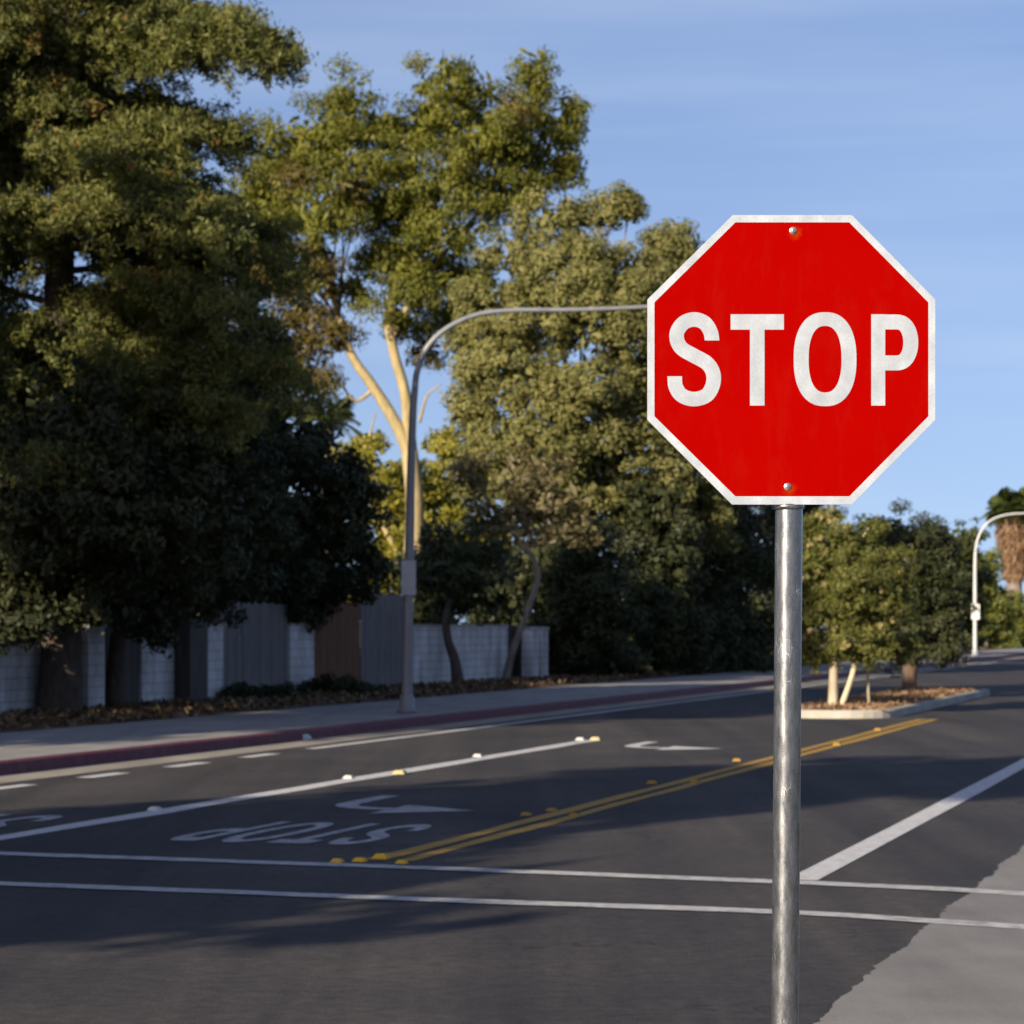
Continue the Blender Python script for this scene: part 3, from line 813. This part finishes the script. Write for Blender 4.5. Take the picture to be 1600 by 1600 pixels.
# --- the dense olive-green tree
d = 88.0
rows = [(870, 345, 65, 40, d), (955, 330, 42, 38, d), (985, 318, 22, 24, d), (1050, 390, 45, 45, d), (810, 400, 62, 42, d - 1), (905, 415, 80, 50, d - 2), (1000, 440, 80, 60, d - 1), (770, 480, 60, 45, d - 1),
        (850, 500, 80, 55, d - 3), (950, 520, 85, 60, d - 3), (1060, 500, 70, 90, d), (745, 570, 45, 50, d - 1), (810, 590, 80, 55, d - 3.5), (910, 610, 90, 60, d - 4), (1010, 600, 80, 60, d - 2),
        (735, 640, 45, 40, d - 1.5), (850, 680, 90, 50, d - 4), (960, 700, 90, 50, d - 3), (1080, 650, 80, 80, d), (770, 690, 60, 40, d - 2), (1120, 560, 60, 90, d + 1), (1050, 740, 80, 60, d - 2), (1150, 700, 50, 70, d), (760, 745, 60, 35, d - 1), (870, 460, 80, 50, d - 3), (960, 465, 80, 50, d - 3), (1010, 655, 80, 50, d - 3), (790, 540, 60, 45, d - 2), (840, 745, 80, 45, d - 3), (930, 765, 90, 45, d - 3), (1010, 800, 80, 50, d - 2), (880, 800, 80, 40, d - 2), (1090, 800, 70, 60, d - 1)]
base = P(905, 1053, d)
make_tree('olive_tree', 'broad dense olive green tree with cauliflower crown behind the near lamp arm', 'tree', base,
          [([base, P(905, 950, d), P(915, 820, d), P(900, 600, d)], [.45, .38, .3, .1])],
          px_lobes(rows, 1.0), M['leaf_olive'], M['bark_grey'], limb_from=P(912, 840, d), limb_r=.09,
          per=46, csize=.46, L=.17, W=.085, flat=.75, density=1.1, outer=.35, outward=1.3, ragged=.1, many=3.4)

# --- lit trees far behind, seen under the gum and past the lamp post
d = 112.0
rows = [(560, 720, 45, 35, d), (610, 770, 50, 50, d), (690, 760, 55, 60, d + 2), (660, 850, 60, 60, d), (720, 880, 60, 50, d), (600, 850, 40, 60, d + 1), (545, 770, 35, 40, d + 2), (700, 700, 40, 30, d + 2), (640, 920, 70, 40, d - 1), (580, 690, 25, 20, d + 1), (720, 930, 80, 40, d), (760, 860, 60, 60, d), (570, 920, 60, 50, d), (660, 800, 70, 40, d)]
base = P(640, 1040, d)
make_tree('yellow_green_tree', 'sunlit yellow green tree glimpsed past the near lamp post above the fence', 'tree', base,
          [([base, P(640, 900, d), P(650, 780, d)], [.25, .2, .1]), ([P(640, 900, d), P(560, 740, d), P(575, 690, d), P(588, 640, d)], [.13, .09, .06, .02])],
          px_lobes(rows), M['leaf_bright'], M['bark_euc'], limb_from=P(645, 850, d), limb_r=.06,
          per=34, csize=.55, L=.30, W=.14, density=.95, ragged=.22)
def palm(base, height, label, nf, flen, skirt, leaf=1.0, trunk_r=.28):
    root = empty('palm_tree', base); tag(root, label, 'palm')
    mb = MB(); pts = catmull([(0, 0, -.1), (.04, 0, height * .4), (0, .05, height)], 6)
    mb.tube(pts, lerp_list([trunk_r * 1.2, trunk_r, trunk_r * .9], len(pts)), 12); mb.build('trunk', M['bark_grey'], root, True)
    Q = []; T = []
    for i in range(nf):
        az = random.uniform(0, 2 * math.pi); el = random.uniform(-.25, 1.35); a = Vector((math.cos(az), math.sin(az), 0))
        L = flen * random.uniform(.75, 1.1)
        n = 26
        for k in range(n):
            t = (k + 1) / n
            p = Vector((0, 0, height)) + a * L * (math.cos(el) * t) + Vector((0, 0, 1)) * L * (math.sin(el) * t - .55 * t * t * (1.15 - .3 * el))
            sd = Vector((-a.y, a.x, 0)); w = L * .34 * math.sin(math.pi * min(1, t * .92 + .08)) * leaf
            for s in (-1, 1):
                tip = p + sd * s * w * .8 + a * w * .55 + Vector((0, 0, -w * .45)); m = p.lerp(tip, .45) + Vector((0, 0, .04))
                h = (a * .045 * L / 2)
                Q.append([p, m + h, tip, m - h]); T.append(random.gauss(.5, .2))
    leaf_object('crown', np.array([[tuple(v) for v in q] for q in Q]), np.array(T), M['leaf_palm'], root)
    if skirt:
        m = 2600; az = rng.uniform(0, 2 * np.pi, m); z = height - rng.uniform(.1, 1, m) ** .9 * skirt
        rr = (trunk_r + .12 + .75 * np.sin(np.pi * np.clip((height - z) / skirt, 0, 1) ** .6)) * rng.uniform(.55, 1.1, m)
        c = np.stack([np.cos(az) * rr, np.sin(az) * rr, z], 1)
        nr = unit(np.stack([np.cos(az), np.sin(az), .3 * np.ones(m)], 1) + rng.normal(size=(m, 3)) * .4)
        leaf_object('dry_skirt', leaf_quads(c, nr, .9, .13, 3.0), rng.uniform(0, 1, m), M['skirt'], root)
    return root
palm(P(512, 1030, 125), P(512, 655, 125).z - .1, 'feathery palm top peeking into the sky gap beneath the gum tree', 26, 2.6, 0)
palm(P(1585, 1009, 210), P(1585, 790, 210).z - .1, 'shaggy palm with brown skirt of dead fronds behind the distant lamp', 150, 2.5, 5.9, 1.5, .57)

# --- slim crooked trees on the verge
d = 74.5
rows = [(815, 765, 75, 45, d), (760, 800, 45, 40, d), (880, 790, 55, 40, d), (900, 835, 50, 30, d), (790, 830, 50, 30, d), (840, 725, 60, 30, d + 1), (730, 740, 45, 35, d)]
b = P(789, 1066, d)
make_tree('crooked_tree', 'thin crooked grey tree with sparse pale crown before the long white wall', 'tree', b,
          [([b, P(800, 1020, d), P(822, 960, d), P(840, 905, d), P(832, 870, d), P(808, 845, d)], [.12, .10, .09, .085, .07, .05])],
          px_lobes(rows), M['leaf_twig'], M['bark_grey'], limb_from=P(818, 856, d), limb_r=.045,
          per=26, csize=.36, L=.2, W=.07, density=.55, ragged=.3)
d = 69
b = P(716, 1070, d)
rows = [(700, 900, 60, 40, d), (760, 915, 60, 40, d), (730, 860, 60, 40, d + 1), (790, 940, 40, 30, d), (670, 860, 30, 50, d + 2)]
make_tree('crooked_tree', 'twisted dark trunk with leafy crown in front of the long white wall', 'tree', b,
          [([b, P(710, 1030, d), P(700, 1000, d), P(697, 965, d), P(705, 930, d)], [.17, .13, .11, .1, .06])],
          px_lobes(rows), M['leaf_hedge'], M['bark_dark'], limb_from=P(705, 935, d), limb_r=.05,
          per=30, csize=.38, L=.2, W=.09, density=.8)
d = 80
b = P(872, 1058, d)
rows = [(880, 920, 50, 40, d), (850, 900, 40, 40, d), (920, 900, 60, 60, d + 1)]
make_tree('crooked_tree', 'short straight grey trunk between paired white posts and dark hedge', 'tree', b,
          [([b, P(873, 1010, d), P(878, 965, d), P(868, 930, d)], [.2, .15, .13, .08])],
          px_lobes(rows), M['leaf_hedge'], M['bark_grey'], limb_from=P(870, 940, d), limb_r=.05,
          per=30, csize=.38, L=.2, W=.09, density=.8)

for x, v, h, w, lb in ((15, -22.8, 3.4, 1.5, 'dark garden shrub behind the wall left of the conifer trunk'), (105, -22.8, 3.6, 1.5, 'dark garden shrub behind the black board fence and conifer'),
                       (205, -22.9, 3.6, 1.6, 'dark garden shrub behind the wall with the dark post'), (300, -23.0, 3.8, 1.6, 'dark garden shrub between the dark post and the grey fence'),
                       (390, -23.0, 3.9, 1.7, 'dark garden shrub behind the grey fence between two walls'), (470, -23.0, 4.0, 1.7, 'dark garden shrub behind the narrow white wall'),
                       (690, -23.0, 3.2, 1.6, 'dark garden shrub topping the long white wall beside the lamp post'), (765, -23.2, 3.6, 1.7, 'dark garden shrub topping the long white wall at its far end'),
                       (840, -23.4, 4.4, 2.0, 'dark garden shrub above the paired white posts')):
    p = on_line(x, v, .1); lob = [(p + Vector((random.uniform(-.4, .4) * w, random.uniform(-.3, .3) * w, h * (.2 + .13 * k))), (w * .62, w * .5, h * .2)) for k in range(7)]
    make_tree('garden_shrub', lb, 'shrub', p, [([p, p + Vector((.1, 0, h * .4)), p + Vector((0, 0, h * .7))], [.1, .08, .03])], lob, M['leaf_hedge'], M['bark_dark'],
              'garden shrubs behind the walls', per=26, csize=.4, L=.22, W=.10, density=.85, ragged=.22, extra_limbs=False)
# --- dark tall hedge continuing down the verge, tree by tree
hedge = [(930, -19.6, 4.6, 2.6, 'first tall dark hedge tree after the crooked grey trunks'),
         (1010, -19.4, 6.2, 2.7, 'dark hedge tree rising beneath the left half of the sign'),
         (1085, -19.0, 6.6, 2.9, 'dark hedge tree under the lower left corner of the sign'),
         (1150, -18.6, 7.4, 3.0, 'dark hedge tree just left of the sign post'),
         (1215, -18.8, 7.7, 3.4, 'dark hedge tree directly behind the sign post')]
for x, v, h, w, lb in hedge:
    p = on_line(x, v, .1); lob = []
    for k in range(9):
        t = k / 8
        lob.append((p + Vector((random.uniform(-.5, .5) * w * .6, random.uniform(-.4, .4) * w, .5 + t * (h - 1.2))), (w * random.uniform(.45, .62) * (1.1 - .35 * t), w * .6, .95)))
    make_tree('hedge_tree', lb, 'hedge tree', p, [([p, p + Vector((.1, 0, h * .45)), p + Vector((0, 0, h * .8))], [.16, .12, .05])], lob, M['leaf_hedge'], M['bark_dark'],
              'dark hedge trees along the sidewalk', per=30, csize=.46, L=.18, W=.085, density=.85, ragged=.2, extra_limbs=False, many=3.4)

# --- trees of the planted island
d = 52.0
rows = [(1310, 850, 55, 40, d), (1280, 890, 50, 50, d), (1360, 890, 60, 50, d), (1300, 960, 60, 55, d), (1385, 950, 50, 50, d - .3), (1345, 1000, 65, 45, d - .4), (1275, 1020, 40, 35, d), (1400, 900, 35, 45, d),
        (1330, 930, 60, 60, d - .7), (1300, 812, 30, 22, d + .3), (1400, 1010, 30, 38, d + .3), (1265, 950, 40, 50, d + .3), (1260, 840, 40, 40, d + .4), (1360, 820, 28, 20, d + .4)]
base = P(1301, 1103, d)
mt = make_tree('median_tree', 'small round tree with pale trunk and yellow blossom on the island nose', 'tree', base,
          [([base, P(1302, 1075, d), P(1303, 1040, d), P(1310, 960, d)], [.10, .09, .08, .05]),
           ([P(1315, 1103, d), P(1325, 1075, d), P(1334, 1045, d), P(1345, 980, d)], [.06, .055, .05, .03])],
          px_lobes(rows), M['leaf_median'], M['bark_pale'], 'island trees', limb_from=P(1308, 990, d), limb_r=.04,
          per=38, csize=.22, L=.085, W=.032, density=1.05, droop=.9, many=3.6)
nb = 60; bl = []
lob = px_lobes(rows)
for i in range(nb):
    c, r = random.choice(lob[:10]); dd = unit(np.array([[random.gauss(-.3, .7), random.gauss(-.9, .5), random.gauss(0, .6)]]))[0]
    bl.append((Vector(np.array(c) + dd * np.array(r) * 1.05), (.03, .03, .04)))
q, t = clump_leaves(bl, per=4, csize=.04, L=.06, W=.035, density=.5, core=0)
leaf_object('blossom', q - np.array(base), t, M['blossom'], mt)
st = empty('tree_stake', P(1358, 1097, d + .4)); tag(st, 'thin leaning grey stake beside the pale trunked island tree', 'stake')
mb = MB(); mb.tube([(0, 0, -.05), (-.04, 0, .68), (-.06, .02, 1.5)], [.03, .028, .026], 10); mb.build('pole', M['bark_pale'], st, True)
mb = MB(); mb.tube([(-.05, -.035, 1.3), (-.02, -.02, 1.31), (-.06, .04, 1.33)], .012, 6); mb.build('tie', M['bark_dark'], st)
d = 63.0
rows = [(1440, 850, 60, 45, d), (1420, 910, 50, 60, d), (1470, 900, 45, 60, d), (1440, 980, 60, 55, d), (1480, 970, 40, 50, d), (1410, 1010, 40, 40, d), (1465, 1020, 40, 30, d), (1390, 860, 45, 50, d + .5), (1470, 850, 30, 35, d + 1), (1375, 840, 40, 35, d + 1)]
base = P(1422, 1084, d)
make_tree('median_tree', 'darker shaggy tree with stout brown trunk further back on the island', 'tree', base,
          [([base, P(1421, 1065, d), P(1423, 1035, d), P(1430, 950, d)], [.19, .165, .18, .07])],
          px_lobes(rows), M['leaf_hedge'], M['bark_brown'], 'island trees', limb_from=P(1425, 1020, d), limb_r=.06,
          per=34, csize=.28, L=.12, W=.045, density=.9, ragged=.25, many=3.6, droop=.5)
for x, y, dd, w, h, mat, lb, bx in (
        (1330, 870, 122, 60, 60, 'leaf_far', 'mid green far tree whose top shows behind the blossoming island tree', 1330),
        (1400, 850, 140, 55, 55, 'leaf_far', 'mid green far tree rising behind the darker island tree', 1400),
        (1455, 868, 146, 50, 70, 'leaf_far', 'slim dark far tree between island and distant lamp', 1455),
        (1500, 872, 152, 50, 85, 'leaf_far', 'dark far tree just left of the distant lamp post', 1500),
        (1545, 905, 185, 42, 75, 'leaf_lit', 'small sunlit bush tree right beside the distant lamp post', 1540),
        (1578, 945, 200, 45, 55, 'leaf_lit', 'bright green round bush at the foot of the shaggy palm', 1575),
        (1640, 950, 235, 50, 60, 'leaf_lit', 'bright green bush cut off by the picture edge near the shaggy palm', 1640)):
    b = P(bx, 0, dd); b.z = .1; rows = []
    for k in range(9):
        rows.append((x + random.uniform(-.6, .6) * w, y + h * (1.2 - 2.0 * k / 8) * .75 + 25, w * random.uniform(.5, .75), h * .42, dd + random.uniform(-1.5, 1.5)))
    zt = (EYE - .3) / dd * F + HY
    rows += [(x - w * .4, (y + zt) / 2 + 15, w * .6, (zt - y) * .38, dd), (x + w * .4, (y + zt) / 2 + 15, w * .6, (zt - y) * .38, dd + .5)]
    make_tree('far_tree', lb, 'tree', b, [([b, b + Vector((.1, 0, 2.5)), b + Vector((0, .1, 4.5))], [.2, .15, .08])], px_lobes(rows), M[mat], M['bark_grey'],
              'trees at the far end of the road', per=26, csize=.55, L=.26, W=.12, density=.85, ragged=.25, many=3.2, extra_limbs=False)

# ================================================================== TREES AND GARDENS UP-SUN (left of the frame): they cast the long shadows
def shade_tree(p, s, top, wid, low, label, dens=1.05):
    b = PS(p, s, .1); lob = []
    for k in range(12):
        t = k / 11; z = low + (top - low) * t
        w = wid * (.55 + .45 * math.sin(math.pi * min(1, .2 + .75 * t)))
        q = random.uniform(0, 6.28)
        lob.append((b + Vector((math.cos(q) * w * .45, math.sin(q) * w * .45, z)), (w * .62, w * .62, (top - low) * .17)))
    make_tree('garden_tree', label, 'tree', b, [([b, b + Vector((.1, 0, low * .8)), b + Vector((0, 0, low + (top - low) * .5))], [.32, .26, .08])], lob,
              M['leaf_dark'], M['bark_grey'], 'garden trees beyond the left edge', limb_from=b + Vector((.1, 0, low * .9)), limb_r=.07,
              per=12, csize=.7, L=.62, W=.34, density=dens, ragged=.2, core=2.2)
shade_tree(-14.4, -5.5, 12.6, 4.6, 3.0, 'street tree on the far sidewalk whose shade crosses the near road')
shade_tree(-30.5, 11, 14.2, 4.2, 2.2, 'garden tree closest to the sunlit strip of road')
shade_tree(-38, 18, 16.0, 4.4, 2.2, 'garden tree behind the first white block wall')
shade_tree(-45.5, 26, 15.6, 4.4, 2.2, 'garden tree up-sun of the board fences')
shade_tree(-52.5, 33, 15.5, 4.4, 2.2, 'garden tree up-sun of the tall gum')
shade_tree(-59, 38, 16.0, 4.2, 2.2, 'tallest garden tree, up-sun of the olive tree')

# ================================================================== THE STOP SIGN
SD = 7.0; S_ = SD / F
ctr = P(1236.6, 562, SD)
gp = Vector((P(1226, 0, SD).x, SD + .04, .004))
sign = empty('stop_sign', gp); tag(sign, 'red octagonal STOP sign on a galvanised steel post in the foreground', 'road sign')
SC = .00002
# octagon outline measured on the sign
OUT = [(1145, 336), (1331, 336), (1461.5, 468), (1461.5, 656), (1331, 788.5), (1144, 788.5), (1011.5, 656), (1011.5, 468)]
INN = [(1149, 347.5), (1327, 347.5), (1450.5, 472.5), (1450.5, 650.5), (1327, 775.5), (1149, 775.5), (1022.5, 650.5), (1022.5, 472.5)]
def sp(x, y): return Vector(((x - 1236.6) * S_, 0, (562 - y) * S_))
panel_loc = ctr
t_ = .0025
o8 = [sp(*p) for p in OUT]
vs = [p + Vector((0, 0, 0)) for p in o8] + [p + Vector((0, t_, 0)) for p in o8]
fs = [tuple(range(8)), tuple(range(15, 7, -1))] + [(i + 8, (i + 1) % 8 + 8, (i + 1) % 8, i) for i in range(8)]
panel = obj_from('sign_panel', vs, fs, M['alu'], sign); panel.location = panel_loc - gp
bm = bmesh.new(); bm.from_mesh(panel.data); bmesh.ops.recalc_face_normals(bm, faces=bm.faces[:]); bm.to_mesh(panel.data); bm.free()
def sheet(name, verts, faces, y, mat, thick=.0004):
    o = obj_from(name, [(v.x, y, v.z) for v in verts], faces, mat, panel)
    bm = bmesh.new(); bm.from_mesh(o.data)
    bmesh.ops.remove_doubles(bm, verts=bm.verts[:], dist=1e-6)
    for fc in bm.faces:
        fc.normal_update()
        if fc.normal.y > 0: fc.normal_flip()
    r = bmesh.ops.extrude_face_region(bm, geom=bm.faces[:])
    for e in r['geom']:
        if isinstance(e, bmesh.types.BMVert): e.co.y -= thick
    bmesh.ops.recalc_face_normals(bm, faces=bm.faces[:])
    bm.to_mesh(o.data); bm.free()
    return o
i8 = [sp(*p) for p in INN]
shrink = [v * .999 for v in o8]
sheet('white_border', shrink + i8, [(i, (i + 1) % 8, 8 + (i + 1) % 8, 8 + i) for i in range(8)], -.0003, M['sheet_white'], .0006)
BOLTS = [(1239, 360.5), (1230.5, 760.5)]
M['red'] = mat_red([(sp(*b).x, sp(*b).z, .028) for b in BOLTS])
sheet('red_face', [v * .9995 for v in i8], [tuple(range(8))], -.0003, M['red'], .0004)
for ch in 'STOP':
    v, f = glyph(ch)
    # glyph units are letter heights about (796, 806) of an enlargement 3.077 times the survey
    k = GS / (1600 / 520) * S_
    cx, cy = 980 + 796 / (1600 / 520), 300 + 806 / (1600 / 520)
    o_ = sp(cx, cy)
    sheet('letter', [Vector((o_.x + p.x * k, 0, o_.z + p.y * k)) for p in v], f, -.0009, M['sheet_white'], .0005)
for bx, by in BOLTS:
    c = sp(bx, by); m1 = MB()
    pr = [(.0, .0095), (-.0015, .0098), (-.0022, .0085), (-.0022, .0066), (-.005, .0066), (-.0062, .0052), (-.0066, .002)]
    m1.tube([(c.x, -.0008 + y, c.z) for y, r in pr], [r for y, r in pr], 20)
    bo = m1.build('bolt', M['bolt'], panel, True)
    m2 = MB()
    for q in (.5, .5 + math.pi / 2): m2.box((0, 0, 0), .0085, .0006, .0014, 0)
    vsb = []
    m2 = MB()
    for q in (.55, .55 + math.pi / 2):
        e = Vector((math.cos(q), 0, math.sin(q))) * .0046; w = Vector((-math.sin(q), 0, math.cos(q))) * .0008
        yy = -.0077 - (.0001 if q > 1 else 0)
        m2.add([(c.x + p.x, yy, c.z + p.z) for p in (-e - w, e - w, e + w, -e + w)], [(0, 1, 2, 3)])
    m2.build('bolt_slot', M['bark_dark'], panel)
# post
m1 = MB(); rp = .0358
py = .04
pts = [(P(x, 562, SD).x - gp.x, 0, z) for x, z in ((1226.3, -.3), (1229.0, EYE + (HY - 1600) * S_), (1232.5, EYE + (HY - 1150) * S_), (1235.2, EYE + (HY - 790) * S_), (1238, EYE + (HY - 345) * S_))]
pp = catmull(pts, 8)
m1.tube(pp, rp, 48); m1.build('post', M['galv'], sign, True)
m2 = MB(); zc = EYE + (HY - 793.5) * S_ ; xc = P(1233.5, 0, SD).x - gp.x
m2.tube([(xc, 0, zc - .0065), (xc, 0, zc - .005), (xc, 0, zc + .006), (xc, 0, zc + .0075)], [.0395, .0425, .0425, .0395], 40)
m2.build('collar', M['galv'], sign, True)
for z_ in (384, 740):
    m3 = MB(); zc = EYE + (HY - z_) * S_; m3.box((P(1236, 0, SD).x - gp.x, -.0375, zc), .2, .0035, .05); m3.build('bracket', M['galv'], sign, False, .0015)

# ================================================================== SKY, SUN, CAMERA
SUN_EL = R(20); LIGHT = Vector((SUNS * math.cos(SUN_EL), SUNC * math.cos(SUN_EL), -math.sin(SUN_EL)))
w = bpy.data.worlds.new('World'); scene.world = w; w.use_nodes = True
nt = w.node_tree; nt.nodes.clear()
wo = nt.nodes.new('ShaderNodeOutputWorld'); bg = nt.nodes.new('ShaderNodeBackground')
sky = nt.nodes.new('ShaderNodeTexSky'); sky.sky_type = 'NISHITA'; sky.sun_disc = False
sky.sun_elevation = SUN_EL
# nishita: rotation 0 puts the sun at +Y, growing clockwise seen from above
sx, sy = -LIGHT.x, -LIGHT.y
sky.sun_rotation = math.atan2(sx, sy) % (2 * math.pi)
sky.air_density = 1.0; sky.dust_density = 1.2; sky.ozone_density = 3.0; sky.altitude = 50
tcw = nt.nodes.new('ShaderNodeTexCoord'); sep = nt.nodes.new('ShaderNodeSeparateXYZ'); cmb = nt.nodes.new('ShaderNodeCombineXYZ')
nt.links.new(tcw.outputs['Generated'], sep.inputs[0])
zz = nt.nodes.new('ShaderNodeMath'); zz.operation = 'MULTIPLY_ADD'; zz.inputs[1].default_value = .8; zz.inputs[2].default_value = .12
nt.links.new(sep.outputs[2], zz.inputs[0])
for i_ in (0, 1): nt.links.new(sep.outputs[i_], cmb.inputs[i_])
nt.links.new(zz.outputs[0], cmb.inputs[2]); nt.links.new(cmb.outputs[0], sky.inputs[0])
# thin streaks of high cloud
mpw = nt.nodes.new('ShaderNodeMapping'); mpw.inputs['Scale'].default_value = (3, 3, 34); mpw.inputs['Rotation'].default_value = (0, R(6), 0)
nt.links.new(tcw.outputs['Generated'], mpw.inputs[0])
nzw = noise(nt, mpw.outputs[0], 1.0, 5, .5)
cl = ramp(nt, nzw, [(.42, 0.0), (.8, .26)])
tint = mix(nt, sky.outputs[0], (1.10, .96, 1.02), 1.0, 'MULTIPLY')
tint = mix(nt, tint, (5.2, 6.0, 7.2), cl)
nt.links.new(tint, bg.inputs[0]); bg.inputs[1].default_value = .075
nt.links.new(bg.outputs[0], wo.inputs[0])
sl = bpy.data.lights.new('sun', 'SUN'); sl.energy = 5.0; sl.angle = R(.6); sl.color = (1.0, .86, .66)
so = bpy.data.objects.new('sun', sl); so.rotation_euler = LIGHT.to_track_quat('-Z', 'Y').to_euler(); link(so)
so.location = (-30, -30, 20)

cam = bpy.data.cameras.new('camera'); co = bpy.data.objects.new('camera', cam); link(co)
co.location = (0, 0, EYE); co.rotation_euler = (R(90), 0, 0)
cam.sensor_width = 36; cam.sensor_fit = 'HORIZONTAL'; cam.lens = 36 * F / 1600; cam.shift_y = (HY - 800) / 1600
cam.clip_start = .1; cam.clip_end = 6000
cam.dof.use_dof = True; cam.dof.focus_distance = SD; cam.dof.aperture_fstop = 9.5
scene.camera = co
scene.view_settings.view_transform = 'Standard'; scene.view_settings.look = 'None'
scene.view_settings.exposure = .95; scene.view_settings.gamma = 1; scene.view_settings.use_curve_mapping = False
scene.cycles.max_bounces = 5; scene.cycles.diffuse_bounces = 3; scene.cycles.glossy_bounces = 2; scene.cycles.transmission_bounces = 3
scene.cycles.caustics_reflective = False; scene.cycles.caustics_refractive = False
try:
    scene.cycles.use_denoising = True
except Exception: pass

print('leaves', sum(len(o.data.polygons) for o in scene.objects if o.type == 'MESH' and 'tint' in o.data.attributes))
